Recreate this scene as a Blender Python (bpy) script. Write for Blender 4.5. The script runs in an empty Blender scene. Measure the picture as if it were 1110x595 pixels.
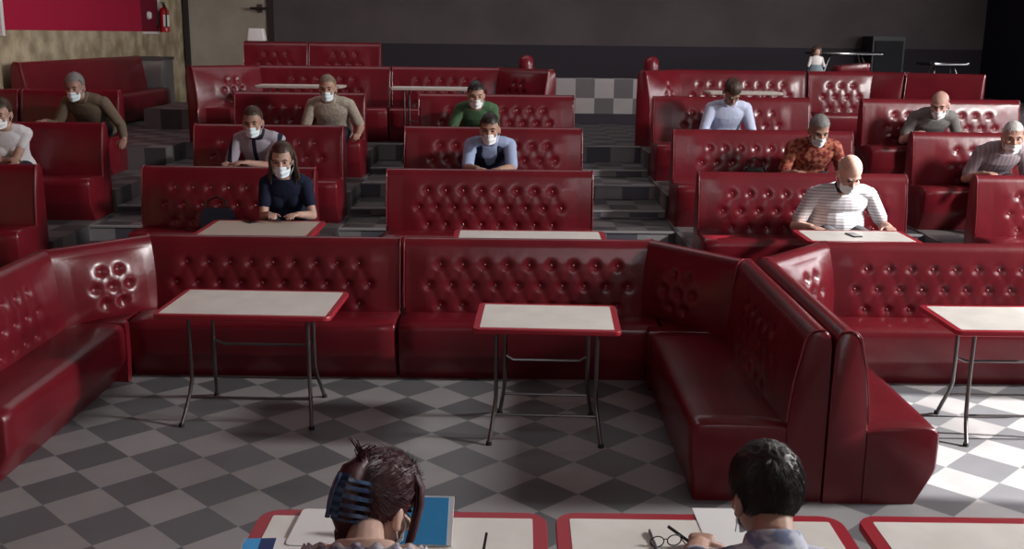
import bpy, bmesh, math, random
from math import sin, cos, pi, radians as R
from mathutils import Vector, Matrix, noise

random.seed(7)
SC = bpy.context.scene
COL = SC.collection

# ------------------------------------------------------------------ camera
CAM_H = 2.373
cam_d = bpy.data.cameras.new('camera')
cam = bpy.data.objects.new('camera', cam_d)
COL.objects.link(cam)
cam_d.sensor_width = 36.0
cam_d.lens = 36.0 * 1128.0 / 1110.0
PITCH, ROLL = 0.2258, 0.0112
_fw = Vector((0, cos(PITCH), -sin(PITCH)))
_up = Vector((0, sin(PITCH), cos(PITCH)))
_rt = Vector((1, 0, 0))
_r2 = _rt * cos(ROLL) + _up * sin(ROLL)
_u2 = _up * cos(ROLL) - _rt * sin(ROLL)
m = Matrix((_r2, _u2, -_fw)).transposed().to_4x4()
m.translation = Vector((0, 0, CAM_H))
cam.matrix_world = m
cam_d.clip_end = 200
SC.camera = cam

# ------------------------------------------------------------------ light and exposure
SC.view_settings.view_transform = 'Standard'
SC.view_settings.look = 'None'
SC.view_settings.exposure = 0.35
SC.view_settings.gamma = 1.0
SC.view_settings.use_curve_mapping = False
W = bpy.data.worlds.new('world')
SC.world = W
W.use_nodes = True
W.node_tree.nodes['Background'].inputs[0].default_value = (0.75, 0.85, 1.0, 1)
W.node_tree.nodes['Background'].inputs[1].default_value = 0.35


def area(name, loc, target, sx, sy, energy, color):
    l = bpy.data.lights.new(name, 'AREA')
    l.shape = 'RECTANGLE'
    l.size, l.size_y = sx, sy
    l.energy = energy
    l.color = color
    o = bpy.data.objects.new(name, l)
    COL.objects.link(o)
    o.location = loc
    d = Vector(target) - Vector(loc)
    o.rotation_euler = d.to_track_quat('-Z', 'Y').to_euler()
    return o


area('high_side_window_light', (8.8, 5.6, 5.05), (0.0, 6.2, 0.0), 0.9, 0.8, 700, (1.0, 0.97, 0.95))
area('side_window_light', (8.9, 9.75, 2.75), (0.0, 9.75, 1.2), 12.5, 0.5, 285, (0.97, 0.97, 1.0))
fl = area('front_fill_light', (2.0, -2.7, 5.3), (0.0, 11.5, 1.4), 4.0, 1.0, 11, (0.95, 0.96, 1.0))  # added fill from behind the camera, aimed at the tiers
fl.data.spread = R(70)
area('overhead_fill_light', (-1.5, 13.5, 5.9), (-1.5, 13.5, 0.0), 7.0, 3.0, 60, (0.97, 0.97, 1.0))  # added fill to brighten the tiers and left wall; the ceiling has no opening
sun_d = bpy.data.lights.new('sun', 'SUN')
sun_d.energy = 13.0
sun_d.angle = R(0.8)
sun_d.color = (1.0, 0.97, 0.93)
sun = bpy.data.objects.new('sun', sun_d)
COL.objects.link(sun)
SUN_DIR = Vector((-1.0, 0.10, -0.62)).normalized()
sun.rotation_euler = SUN_DIR.to_track_quat('-Z', 'Y').to_euler()


# ------------------------------------------------------------------ materials
def nodes(mat):
    return mat.node_tree.nodes, mat.node_tree.links


def new_mat(name, color, rough=0.6, spec=0.5, metal=0.0, coat=0.0):
    mt = bpy.data.materials.new(name)
    mt.use_nodes = True
    b = mt.node_tree.nodes['Principled BSDF']
    b.inputs['Base Color'].default_value = (*color, 1)
    b.inputs['Roughness'].default_value = rough
    b.inputs['Specular IOR Level'].default_value = spec
    b.inputs['Metallic'].default_value = metal
    b.inputs['Coat Weight'].default_value = coat
    return mt


def add_bump(mt, scale, strength, dist=0.002, detail=3.0, stretch=None):
    n, l = nodes(mt)
    tc = n.new('ShaderNodeTexCoord')
    nz = n.new('ShaderNodeTexNoise')
    nz.inputs['Scale'].default_value = scale
    nz.inputs['Detail'].default_value = detail
    src = tc.outputs['Object']
    if stretch:
        mp = n.new('ShaderNodeMapping')
        mp.inputs['Scale'].default_value = stretch
        l.new(src, mp.inputs[0])
        src = mp.outputs[0]
    l.new(src, nz.inputs['Vector'])
    bp = n.new('ShaderNodeBump')
    bp.inputs['Strength'].default_value = strength
    bp.inputs['Distance'].default_value = dist
    l.new(nz.outputs[0], bp.inputs['Height'])
    l.new(bp.outputs[0], n['Principled BSDF'].inputs['Normal'])
    return mt


def vary(mt, c1, c2, scale, detail=4.0, lo=0.35, hi=0.65, stretch=None):
    n, l = nodes(mt)
    tc = n.new('ShaderNodeTexCoord')
    nz = n.new('ShaderNodeTexNoise')
    nz.inputs['Scale'].default_value = scale
    nz.inputs['Detail'].default_value = detail
    src = tc.outputs['Object']
    if stretch:
        mp = n.new('ShaderNodeMapping')
        mp.inputs['Scale'].default_value = stretch
        l.new(src, mp.inputs[0])
        src = mp.outputs[0]
    l.new(src, nz.inputs['Vector'])
    cr = n.new('ShaderNodeValToRGB')
    cr.color_ramp.elements[0].position = lo
    cr.color_ramp.elements[0].color = (*c1, 1)
    cr.color_ramp.elements[1].position = hi
    cr.color_ramp.elements[1].color = (*c2, 1)
    l.new(nz.outputs[0], cr.inputs[0])
    l.new(cr.outputs[0], n['Principled BSDF'].inputs['Base Color'])
    return mt


def math_node(n, l, op, a, b=None, c=None):
    k = n.new('ShaderNodeMath')
    k.operation = op
    for i, v in enumerate((a, b, c)):
        if v is None:
            continue
        if isinstance(v, (int, float)):
            k.inputs[i].default_value = v
        else:
            l.new(v, k.inputs[i])
    return k.outputs[0]


def checker_mat(name, dark, light, size, yaw, ox, oy, axes='XY', rough=0.45, spread=0.25):
    mt = new_mat(name, light, rough, 0.4)
    n, l = nodes(mt)
    tc = n.new('ShaderNodeTexCoord')
    sp = n.new('ShaderNodeSeparateXYZ')
    l.new(tc.outputs['Object'], sp.inputs[0])
    X = math_node(n, l, 'SUBTRACT', sp.outputs[axes[0]], ox)
    Y = math_node(n, l, 'SUBTRACT', sp.outputs[axes[1]], oy)
    c, s = cos(yaw) / size, sin(yaw) / size
    p = math_node(n, l, 'ADD', math_node(n, l, 'MULTIPLY', X, c), math_node(n, l, 'MULTIPLY', Y, s))
    q = math_node(n, l, 'SUBTRACT', math_node(n, l, 'MULTIPLY', X, s), math_node(n, l, 'MULTIPLY', Y, c))
    fp = math_node(n, l, 'FLOOR', p)
    fq = math_node(n, l, 'FLOOR', q)
    sm = math_node(n, l, 'ADD', fp, fq)
    par = math_node(n, l, 'FLOORED_MODULO', sm, 2.0)
    mix = n.new('ShaderNodeMix')
    mix.data_type = 'RGBA'
    l.new(par, mix.inputs[0])
    mix.inputs[6].default_value = (*dark, 1)
    mix.inputs[7].default_value = (*light, 1)
    cb = n.new('ShaderNodeCombineXYZ')
    l.new(fp, cb.inputs[0])
    l.new(fq, cb.inputs[1])
    wn = n.new('ShaderNodeTexWhiteNoise')
    wn.noise_dimensions = '2D'
    l.new(cb.outputs[0], wn.inputs['Vector'])
    nz = n.new('ShaderNodeTexNoise')
    nz.inputs['Scale'].default_value = 5.0
    nz.inputs['Detail'].default_value = 6.0
    l.new(tc.outputs['Object'], nz.inputs['Vector'])
    v = math_node(n, l, 'MULTIPLY_ADD', wn.outputs[0], spread, 1.0 - spread / 2)
    v2 = math_node(n, l, 'MULTIPLY_ADD', nz.outputs[0], 0.3, 0.85)
    v3 = math_node(n, l, 'MULTIPLY', v, v2)
    mul = n.new('ShaderNodeMix')
    mul.data_type = 'RGBA'
    mul.blend_type = 'MULTIPLY'
    mul.inputs[0].default_value = 1.0
    l.new(mix.outputs[2], mul.inputs[6])
    cmb = n.new('ShaderNodeCombineColor')
    for i in range(3):
        l.new(v3, cmb.inputs[i])
    l.new(cmb.outputs[0], mul.inputs[7])
    l.new(mul.outputs[2], n['Principled BSDF'].inputs['Base Color'])
    rr = math_node(n, l, 'MULTIPLY_ADD', nz.outputs[0], 0.25, rough - 0.1)
    l.new(rr, n['Principled BSDF'].inputs['Roughness'])
    return mt


LEATHER = new_mat('red_leatherette', (0.16, 0.010, 0.018), 0.28, 0.5)
vary(LEATHER, (0.125, 0.0065, 0.0125), (0.17, 0.010, 0.018), 2.2)
add_bump(LEATHER, 14.0, 0.25, 0.006, 3)
PIPING = new_mat('leatherette_piping_sheen', (0.27, 0.03, 0.045), 0.3, 0.6)  # seam piping; its lighter red paints in the sheen on rounded bench edges
BUTTON = new_mat('leatherette_button', (0.30, 0.04, 0.06), 0.22, 0.8)
FLOOR = checker_mat('grey_checker_floor', (0.125, 0.128, 0.138), (0.285, 0.28, 0.284), 0.3, 0.7818, -2.601, 6.416)
TIER = checker_mat('brown_grey_checker_tiers', (0.06, 0.055, 0.06), (0.14, 0.125, 0.125), 0.3, 0.0, 0.73, 0.05, 'XY', 0.5)
RISER = checker_mat('checker_risers', (0.10, 0.10, 0.125), (0.27, 0.26, 0.27), 0.3, 0.0, 0.62, 1.43, 'XZ', 0.5)
PARA = checker_mat('parapet_tiles', (0.13, 0.115, 0.12), (0.32, 0.295, 0.29), 0.3, 0.0, 0.66, 1.43, 'XZ', 0.5)
NOSING = new_mat('pale_step_nosing', (0.32, 0.31, 0.32), 0.5)
WHITE_TOP = new_mat('white_laminate', (0.78, 0.75, 0.70), 0.35, 0.5)
vary(WHITE_TOP, (0.74, 0.71, 0.66), (0.82, 0.79, 0.74), 6.0)
BEIGE_TOP = new_mat('beige_laminate', (0.55, 0.48, 0.40), 0.4)
RED_EDGE = new_mat('red_edge_band', (0.36, 0.015, 0.03), 0.35, 0.5)
STEEL = new_mat('dark_tube_steel', (0.16, 0.15, 0.15), 0.35, 0.5, 0.9)
RUBBER = new_mat('black_rubber', (0.015, 0.015, 0.015), 0.7)
BACKWALL = new_mat('dark_taupe_wall', (0.044, 0.036, 0.038), 0.85, 0.2)
vary(BACKWALL, (0.10, 0.083, 0.087), (0.125, 0.104, 0.108), 1.2)
LOWWALL = new_mat('black_wainscot', (0.042, 0.036, 0.046), 0.8, 0.2)
DARKWALL = new_mat('blue_black_wall', (0.02, 0.022, 0.036), 0.8, 0.2)
PLASTER = new_mat('plain_plaster', (0.30, 0.27, 0.25), 0.9, 0.1)
STONE = new_mat('tan_stone_band', (0.25, 0.19, 0.11), 0.85, 0.2)
vary(STONE, (0.30, 0.235, 0.15), (0.56, 0.46, 0.315), 3.5, 5)
add_bump(STONE, 9.0, 0.5, 0.02, 4)
REDPANEL = new_mat('crimson_wall_panel', (0.42, 0.014, 0.05), 0.7, 0.2)
DARKRED = new_mat('dark_red_panel', (0.18, 0.008, 0.025), 0.7, 0.2)
BEIGE = new_mat('beige_door_panel', (0.27, 0.235, 0.19), 0.8, 0.2)
vary(BEIGE, (0.34, 0.30, 0.24), (0.46, 0.41, 0.345), 1.1)
BROWN = new_mat('brown_wall', (0.13, 0.10, 0.07), 0.8, 0.2)
PAINT_WHITE = new_mat('white_paint', (0.75, 0.72, 0.70), 0.6)
BLACK = new_mat('black_plastic', (0.012, 0.012, 0.014), 0.5)
BLACKGLOSS = new_mat('black_gloss', (0.012, 0.010, 0.012), 0.12, 0.6)
GREYMETAL = new_mat('grey_metal', (0.32, 0.30, 0.29), 0.5, 0.5, 0.2)
MASK = new_mat('mask_cloth', (0.78, 0.90, 0.94), 0.8, 0.2)
MASKW = new_mat('white_mask_cloth', (0.92, 0.92, 0.92), 0.8, 0.2)
EYE = new_mat('eye_dark', (0.03, 0.02, 0.015), 0.2)
SOLE = new_mat('dark_shoe', (0.02, 0.018, 0.018), 0.5)


# ------------------------------------------------------------------ mesh helpers
class Geo:
    def __init__(s):
        s.v, s.f, s.m = [], [], []

    def add(s, vs, fs, mi=0):
        o = len(s.v)
        s.v += [tuple(x) for x in vs]
        s.f += [tuple(i + o for i in f) for f in fs]
        s.m += [mi] * len(fs)

    def box(s, x0, x1, y0, y1, z0, z1, mi=0):
        vs = [(x, y, z) for z in (z0, z1) for y in (y0, y1) for x in (x0, x1)]
        s.add(vs, [(0, 2, 3, 1), (4, 5, 7, 6), (0, 1, 5, 4), (2, 6, 7, 3), (0, 4, 6, 2), (1, 3, 7, 5)], mi)

    def loft(s, rings, cap=True, closed=True, mi=0):
        n = len(rings[0])
        vs = [p for r in rings for p in r]
        fs = []
        for i in range(len(rings) - 1):
            for j in range(n if closed else n - 1):
                k = (j + 1) % n
                fs.append((i * n + j, i * n + k, (i + 1) * n + k, (i + 1) * n + j))
        if cap:
            fs.append(tuple(range(n - 1, -1, -1)))
            fs.append(tuple((len(rings) - 1) * n + j for j in range(n)))
        s.add(vs, fs, mi)

    def tube(s, path, radii, n=10, mi=0):
        path = [Vector(p) for p in path]
        if isinstance(radii, (int, float)):
            radii = [radii] * len(path)
        rings = []
        ref = None
        for i, p in enumerate(path):
            d = (path[min(i + 1, len(path) - 1)] - path[max(i - 1, 0)]).normalized()
            if ref is None:
                ref = Vector((0, 0, 1)) if abs(d.z) < 0.9 else Vector((1, 0, 0))
            a = (ref - d * ref.dot(d)).normalized()
            b = d.cross(a)
            ref = a
            rings.append([p + (a * cos(t) + b * sin(t)) * radii[i] for t in [2 * pi * k / n for k in range(n)]])
        s.loft(rings, True, True, mi)

    def limb(s, p0, p1, r0, r1, n=14, mid=None, rm=None):
        """tapered limb with rounded ends"""
        p0, p1 = Vector(p0), Vector(p1)
        d = (p1 - p0).normalized()
        L = (p1 - p0).length
        path = [p0 - d * r0 * 0.95, p0 - d * r0 * 0.6, p0]
        rad = [r0 * 0.3, r0 * 0.8, r0]
        if rm:
            path.append(p0 + d * L * (mid or 0.35))
            rad.append(rm)
        path += [p1, p1 + d * r1 * 0.6, p1 + d * r1 * 0.95]
        rad += [r1, r1 * 0.8, r1 * 0.3]
        s.tube(path, rad, n)

    def ellipsoid(s, c, r, M=None, nu=20, nv=12, mi=0):
        c = Vector(c)
        vs = []
        for i in range(1, nv):
            t = pi * i / nv
            for j in range(nu):
                p = 2 * pi * j / nu
                q = Vector((r[0] * sin(t) * cos(p), r[1] * sin(t) * sin(p), r[2] * cos(t)))
                vs.append(c + (M @ q if M else q))
        a, b = Vector((0, 0, r[2])), Vector((0, 0, -r[2]))
        vs += [c + (M @ a if M else a), c + (M @ b if M else b)]
        fs = []
        for i in range(nv - 2):
            for j in range(nu):
                k = (j + 1) % nu
                fs.append((i * nu + j, (i + 1) * nu + j, (i + 1) * nu + k, i * nu + k))
        T, B = len(vs) - 2, len(vs) - 1
        for j in range(nu):
            k = (j + 1) % nu
            fs.append((T, j, k))
            fs.append((B, (nv - 2) * nu + k, (nv - 2) * nu + j))
        s.add(vs, fs, mi)

    def prism(s, poly, z0, z1, mi=0):
        n = len(poly)
        s.loft([[(x, y, z0) for x, y in poly], [(x, y, z1) for x, y in poly]], True, True, mi)

    def xform(s, M, start=0):
        for i in range(start, len(s.v)):
            s.v[i] = tuple(M @ Vector(s.v[i]))

    def mesh(s, name, mats, smooth=True, angle=40):
        me = bpy.data.meshes.new(name)
        me.from_pydata(s.v, [], s.f)
        for mt in (mats if isinstance(mats, (list, tuple)) else [mats]):
            me.materials.append(mt)
        me.polygons.foreach_set('material_index', s.m)
        bm = bmesh.new()
        bm.from_mesh(me)
        bmesh.ops.recalc_face_normals(bm, faces=bm.faces)
        bm.to_mesh(me)
        bm.free()
        if smooth:
            me.polygons.foreach_set('use_smooth', [True] * len(me.polygons))
            me.set_sharp_from_angle(angle=R(angle))
        me.update()
        return me

    def build(s, name, mats, parent=None, smooth=True, angle=40):
        return link(name, s.mesh(name, mats, smooth, angle), parent)


def link(name, me, parent=None):
    o = bpy.data.objects.new(name, me)
    COL.objects.link(o)
    if parent:
        o.parent = parent
    return o


def tag(o, label, cat, group=None, kind=None):
    o['label'] = label
    o['category'] = cat
    if group:
        o['group'] = group
    if kind:
        o['kind'] = kind
    return o


def thing(name, label, cat, loc=(0, 0, 0), rz=0.0, group=None):
    o = bpy.data.objects.new(name, None)
    COL.objects.link(o)
    o.empty_display_size = 0.1
    o.location = loc
    o.rotation_euler = (0, 0, rz)
    return tag(o, label, cat, group)


def struct(name, geo, mats, label=None, smooth=False):
    o = geo.build(name, mats, None, smooth)
    o['kind'] = 'structure'
    o['label'] = label or name.replace('_', ' ')
    o['category'] = name.split('_')[0]
    return o


# ------------------------------------------------------------------ room shell
XL, XR, YB, YF, ZC = -6.35, 9.0, 20.5, -3.0, 6.0
g = Geo()
g.box(XL - 0.2, XR + 0.2, YF - 0.2, YB + 0.2, -0.2, 0.0)
struct('floor', g, FLOOR, 'grey two-tone diamond checker floor in front of the benches')
g = Geo()
g.box(XL - 0.2, XR + 0.2, YF - 0.2, YB + 0.2, ZC, ZC + 0.2)
struct('ceiling', g, PLASTER, 'plain ceiling above the hall')
g = Geo()
g.box(-4.62, XR + 0.2, YB, YB + 0.2, 2.2, ZC, 0)
g.box(-4.62, XR + 0.2, YB, YB + 0.2, 0, 2.2, 1)
g.box(XL - 0.2, -4.62, YB, YB + 0.2, 0, ZC, 2)
struct('wall_back', g, [BACKWALL, LOWWALL, BROWN], 'dark taupe back wall of the hall')
g = Geo()
g.box(XL - 0.2, XL, YF, YB, 0, 2.37, 0)
g.box(XL - 0.2, XL, YF, 18.2, 2.37, ZC, 1)
g.box(XL - 0.2, XL, 18.2, 19.1, 2.37, ZC, 2)
g.box(XL - 0.2, XL, 19.1, YB, 2.37, ZC, 0)
struct('wall_left', g, [STONE, REDPANEL, DARKRED], 'left wall, crimson above a tan stone band')
# right wall with its window openings (the sun comes in through them)
def wall_with_holes(x0, x1, ys, zs, holes):
    """grid wall in YZ; a cell inside a hole is left open"""
    gg = Geo()
    for i in range(len(ys) - 1):
        for j in range(len(zs) - 1):
            cy, cz = (ys[i] + ys[i + 1]) / 2, (zs[j] + zs[j + 1]) / 2
            if any(a < cy < b and c < cz < d for a, b, c, d in holes):
                continue
            gg.box(x0, x1, ys[i], ys[i + 1], zs[j], zs[j + 1])
    return gg
HOLES = [(4.45, 6.15, 2.45, 4.4), (7.6, 8.05, 4.6, 5.6)]
ys = sorted({YF, YB} | {h[0] for h in HOLES} | {h[1] for h in HOLES})
zs = sorted({0, ZC} | {h[2] for h in HOLES} | {h[3] for h in HOLES})
struct('wall_right', wall_with_holes(XR, XR + 0.2, ys, zs, HOLES), DARKWALL, 'blue-black right wall with daylight openings')
for k, h in enumerate(HOLES):
    g = Geo()
    for a, b, c, d in ((h[0] - .06, h[1] + .06, h[2] - .06, h[2]), (h[0] - .06, h[1] + .06, h[3], h[3] + .06),
                       (h[0] - .06, h[0], h[2], h[3]), (h[1], h[1] + .06, h[2], h[3])):
        g.box(XR - 0.03, XR + 0.05, a, b, c, d)
    struct('window_%d' % (k + 1), g, PAINT_WHITE, 'white frame of a daylight opening in the right wall')
g = Geo()
g.box(XL - 0.2, XR + 0.2, YF - 0.2, YF, 0, ZC)
struct('wall_front', g, PLASTER, 'plain wall behind the camera')
# beige door panel and dark strips on the back wall
g = Geo()
g.box(-6.22, -4.72, YB - 0.06, YB, 1.0, 4.2)
struct('door_1', g, BEIGE, 'beige door panel left of the dark back wall')
g = Geo()
g.box(-6.32, -6.22, YB - 0.1, YB, 1.0, 4.4)
g.box(-4.72, -4.62, YB - 0.1, YB, 1.0, 4.4)
struct('trim_1', g, new_mat('dark_brown_trim', (0.03, 0.022, 0.02), 0.7), 'dark brown uprights beside the beige door panel')
g = Geo()
g.box(XL, XL + 0.04, 13.14, 13.22, 2.30, 4.2)
struct('trim_2', g, PAINT_WHITE, 'white upright edge at the left end of the crimson wall')
g = Geo()
g.box(XL, XL + 0.04, 19.06, 19.12, 2.36, 4.2)
g.box(XL, XL + 0.03, 18.2, 19.1, 2.33, 2.37)
struct('trim_3', g, PAINT_WHITE, 'pale edge strip round the dark red panel by the extinguisher')

# tiers
LV = {1: 0.0, 2: 0.295, 3: 0.53, 4: 0.77, 5: 1.03}
YBK = {1: 7.47, 2: 9.15, 3: 10.70, 4: 12.32, 5: 13.87}
BLOCKS = [(XL, -4.12), (-3.28, -1.69), (-1.13, 0.73), (1.59, 3.46), (4.01, XR)]
AISLES = [(-4.12, -3.28), (-1.69, -1.13), (0.73, 1.59), (3.46, 4.01)]
for r in (2, 3, 4):
    g = Geo()
    y0 = YBK[r - 1] + (0.03 if r == 2 else 0.0)
    for a, b in BLOCKS:
        g.box(a, b, y0, YBK[r], 0.0, LV[r])
    struct('floor_tier_%d' % (r - 1), g, TIER, 'tiled seating tier %s of the stepped hall' % ('', '', 'one', 'two', 'three')[r])
g = Geo()
for a, b in BLOCKS:
    g.box(a, b, YBK[4], 13.1, 0.0, LV[5])
g.box(XL, XR, 13.1, YB, 0.0, LV[5])
struct('floor_tier_4', g, TIER, 'tiled top tier reaching the back wall')
STEPS = [(7.5, 0.15), (8.45, 0.28), (9.15, 0.37), (10.0, 0.52), (10.75, 0.60), (11.55, 0.755), (12.3, 0.83), (13.1, 1.03)]
for k, (a, b) in enumerate(AISLES):
    g = Geo()
    for i, (y, z) in enumerate(STEPS[:-1]):
        g.box(a, b, y, STEPS[i + 1][0], 0.0, z - 0.002, 0)
    for i, (y, z) in enumerate(STEPS):
        zb = STEPS[i - 1][1] if i else 0.0
        g.box(a, b, y - 0.012, y, zb, z - 0.014, 1)
        g.box(a, b, y - 0.026, y + 0.03, z - 0.014, z + 0.002, 2)
    struct('floor_steps_%d' % (k + 1), g, [TIER, RISER, NOSING], 'checker-tiled aisle steps between bench blocks')
g = Geo()
g.box(-1.2, 3.2, 16.5, 16.62, 1.19, 1.735, 0)
g.box(-1.2, 3.2, 16.49, 16.63, LV[5], 1.19, 1)  # shadow below the tiles put into colour as a dark base
struct('wall_parapet', g, [PARA, LOWWALL], 'low checker-tiled parapet behind the top aisle')
g = Geo()
g.box(-5.2, -1.5, 14.75, 16.3, LV[5], 1.31)
g.box(3.3, XR - 0.02, 15.6, YB - 0.02, LV[5], 1.31)
struct('floor_platform', g, TIER, 'raised platforms at the back of the hall')


# ------------------------------------------------------------------ benches
BACKP = [(0.0, 0.0), (0.0, 0.30), (0.0, 0.60), (0.004, 0.86), (0.012, 0.905), (0.035, 0.93), (0.07, 0.935), (0.105, 0.925), (0.128, 0.90)]
ZT, ZB = 0.875, 0.40
YT, YBm = 0.137, 0.205


def tuft_points(L, cols, rows=(0.755, 0.61, 0.465), pitch=0.155):
    pts = []
    for i, z in enumerate(rows):
        n = cols - (1 if i != 1 else 0)
        for k in range(n):
            pts.append((L / 2 + (k - (n - 1) / 2) * pitch, z))
    return pts


def back_mesh(L, pts, res, bulge=0.0):
    key = ('back', round(L, 3), tuple((round(a, 3), round(b, 3)) for a, b in pts), res, bulge)
    if key in CACHE:
        return CACHE[key]
    nx = max(8, int(L / res))
    xs = [0.0, 0.012] + [0.012 + (L - 0.024) * k / nx for k in range(1, nx)] + [L - 0.012, L]
    nz = max(8, int((ZT - ZB) / res))
    zf = [ZT + (ZB - ZT) * k / nz for k in range(nz + 1)]
    segs = []
    for i, a in enumerate(pts):
        for b in pts[i + 1:]:
            d = math.hypot(a[0] - b[0], a[1] - b[1])
            if 0.12 < d < 0.185 and abs(a[1] - b[1]) > 0.1:
                segs.append((a, b))
    if pts:
        bx0, bx1 = min(p[0] for p in pts) - 0.14, max(p[0] for p in pts) + 0.14
        bz0, bz1 = min(p[1] for p in pts) - 0.12, max(p[1] for p in pts) + 0.12

    def tuft(x, z):
        if not pts or not (bx0 < x < bx1):
            return 0.0
        ex = min(1.0, (x - bx0) / 0.12, (bx1 - x) / 0.12)
        ez = max(0.0, min(1.0, (z - bz0) / 0.1, (bz1 - z) / 0.1))
        h = 0.012 * ex * ez
        c = 0.0
        for a, b in segs:
            if min(a[0], b[0]) - 0.06 < x < max(a[0], b[0]) + 0.06 and min(a[1], b[1]) - 0.06 < z < max(a[1], b[1]) + 0.06:
                dx, dz = b[0] - a[0], b[1] - a[1]
                t = max(0, min(1, ((x - a[0]) * dx + (z - a[1]) * dz) / (dx * dx + dz * dz)))
                dd = math.hypot(x - a[0] - t * dx, z - a[1] - t * dz)
                c = max(c, 0.004 * math.exp(-(dd / 0.026) ** 2))
        for a in pts:
            dd = (x - a[0]) ** 2 + (z - a[1]) ** 2
            if dd < 0.01:
                c = max(c, (0.020 + 0.15 * bulge) * math.exp(-dd / 0.034 ** 2))
        return h - c

    rings = []
    for i, x in enumerate(xs):
        ins = 0.012 if i in (0, len(xs) - 1) else 0.0
        ring = []
        for y, z in BACKP:
            ring.append((y, z))
        for z in zf:
            t = (ZT - z) / (ZT - ZB)
            y = YT + (YBm - YT) * t + 0.012 * sin(pi * t) + (tuft(x, z) if ins == 0 else 0.0) + bulge * (1 - ((x - L / 2) / (L / 2)) ** 2) * sin(pi * t) ** 0.7
            ring.append((y, z))
        ring += [(YBm, 0.2), (YBm, 0.0)]
        if ins:
            cy, cz = 0.09, 0.5
            ring = [(y - ins if (z > 0.41 and y > cy) else y, z - ins if z > 0.8 else z) for y, z in ring]
        rings.append([(x, y, z) for y, z in ring])
    gg = Geo()
    gg.loft(rings, True, True)
    for bx, bz in pts:
        t = (ZT - bz) / (ZT - ZB)
        y = YT + (YBm - YT) * t + 0.012 * sin(pi * t) - 0.008 + bulge * (0.55 * (1 - ((bx - L / 2) / (L / 2)) ** 2) * sin(pi * t) ** 0.7 - 0.1)
        gg.ellipsoid((bx, y, bz), (0.013, 0.009, 0.013), None, 10, 6, 1)
    me = gg.mesh('backrest', [LEATHER, BUTTON], True, 50)
    CACHE[key] = me
    return me


CACHE = {}
SEATP = [(0.20, 0.0), (0.20, 0.395), (0.205, 0.41), (0.30, 0.425), (0.42, 0.43), (0.52, 0.427), (0.56, 0.415), (0.577, 0.395),
         (0.582, 0.36), (0.58, 0.20), (0.572, 0.17), (0.475, 0.0)]


def seat_mesh(L, deep=0.0, bulge=0.0):
    key = ('seat', round(L, 3), deep)
    if key in CACHE:
        return CACHE[key]
    gg = Geo()
    n = max(4, int(L / 0.12))
    xs = [0.0, 0.014] + [0.014 + (L - 0.028) * k / n for k in range(1, n)] + [L - 0.014, L]
    rings = []
    for i, x in enumerate(xs):
        ins = 0.014 if i in (0, len(xs) - 1) else 0.0
        w = 0.004 * noise.noise(Vector((x * 3, L, 0)))
        ring = []
        for y, z in SEATP:
            if deep and y > 0.4:
                y += deep + (0.08 if z < 0.1 else 0.0)
            if ins:
                y2 = y - ins if y > 0.5 else y
                z2 = z - ins if z > 0.36 else z
            else:
                y2, z2 = y, z + (w if z > 0.4 else 0)
            ring.append((x, y2, z2))
        rings.append(ring)
    gg.loft(rings)
    me = gg.mesh('seat', LEATHER, True, 50)
    CACHE[key] = me
    return me


def piping_mesh(L, end):
    key = ('pipe', round(L, 3), end)
    if key in CACHE:
        return CACHE[key]
    gg = Geo()
    for x in ((0.006, L - 0.006)[end],):
        path = [(x, y + 0.003, z) for y, z in ((0.035, 0.932), (0.07, 0.937), (0.105, 0.927), (0.130, 0.90), (0.140, 0.86))]
        for k in range(1, 7):
            t = k / 6
            path.append((x, YT + (YBm - YT) * t + 0.012 * sin(pi * t), ZT + (0.44 - ZT) * t))
        gg.tube(path, 0.0045, 6)
    me = gg.mesh('piping', PIPING)
    CACHE[key] = me
    return me


def bench(label, p0, p1, zf, cols, group, res=0.02, seat=True, rows=(0.755, 0.61, 0.465), pitch=0.155, gap=0.004, cat='bench', deep=0.0, bulge=0.0):
    """p0 -> p1: the rear line of the backrest, left to right as its sitter's viewer sees it"""
    p0, p1 = Vector(p0), Vector(p1)
    u = (p1 - p0).normalized()
    L = (p1 - p0).length - gap * 2
    rz = math.atan2(-u.y, -u.x)
    o = p1 - u * gap
    t = thing('upholstered_bench', label, cat, (o.x, o.y, zf), rz, group)
    link('backrest', back_mesh(L, tuft_points(L, cols, rows, pitch) if cols else [], res, bulge), t)
    if seat:
        link('seat', seat_mesh(L, deep), t)
    link('piping', piping_mesh(L, 0), t)
    link('piping', piping_mesh(L, 1), t)
    return t


def corner(label, p0, p1, zf, cols, group, seat_poly, res=0.02, pitch=0.13):
    """angled backrest panel with its own wedge seat; seat_poly in room coordinates"""
    t = bench(label, p0, p1, zf, cols, group, res, False, (0.75, 0.64, 0.53), pitch, bulge=0.035)
    t.name = 'corner_bench'
    M = Matrix.Translation(t.location) @ Matrix.Rotation(t.rotation_euler.z, 4, 'Z')
    Mi = M.inverted()
    cx = sum(p[0] for p in seat_poly) / len(seat_poly)
    cy = sum(p[1] for p in seat_poly) / len(seat_poly)
    gg = Geo()

    def ring(k, z):
        return [Mi @ Vector((cx + (x - cx) * k, cy + (y - cy) * k, zf + z)) for x, y in seat_poly]
    gg.loft([ring(0.93, 0), ring(1.0, 0.18), ring(1.0, 0.22), ring(1.0, 0.39), ring(0.985, 0.415), ring(0.95, 0.425)])
    gg.build('seat', LEATHER, t, True, 50)
    return t


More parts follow.
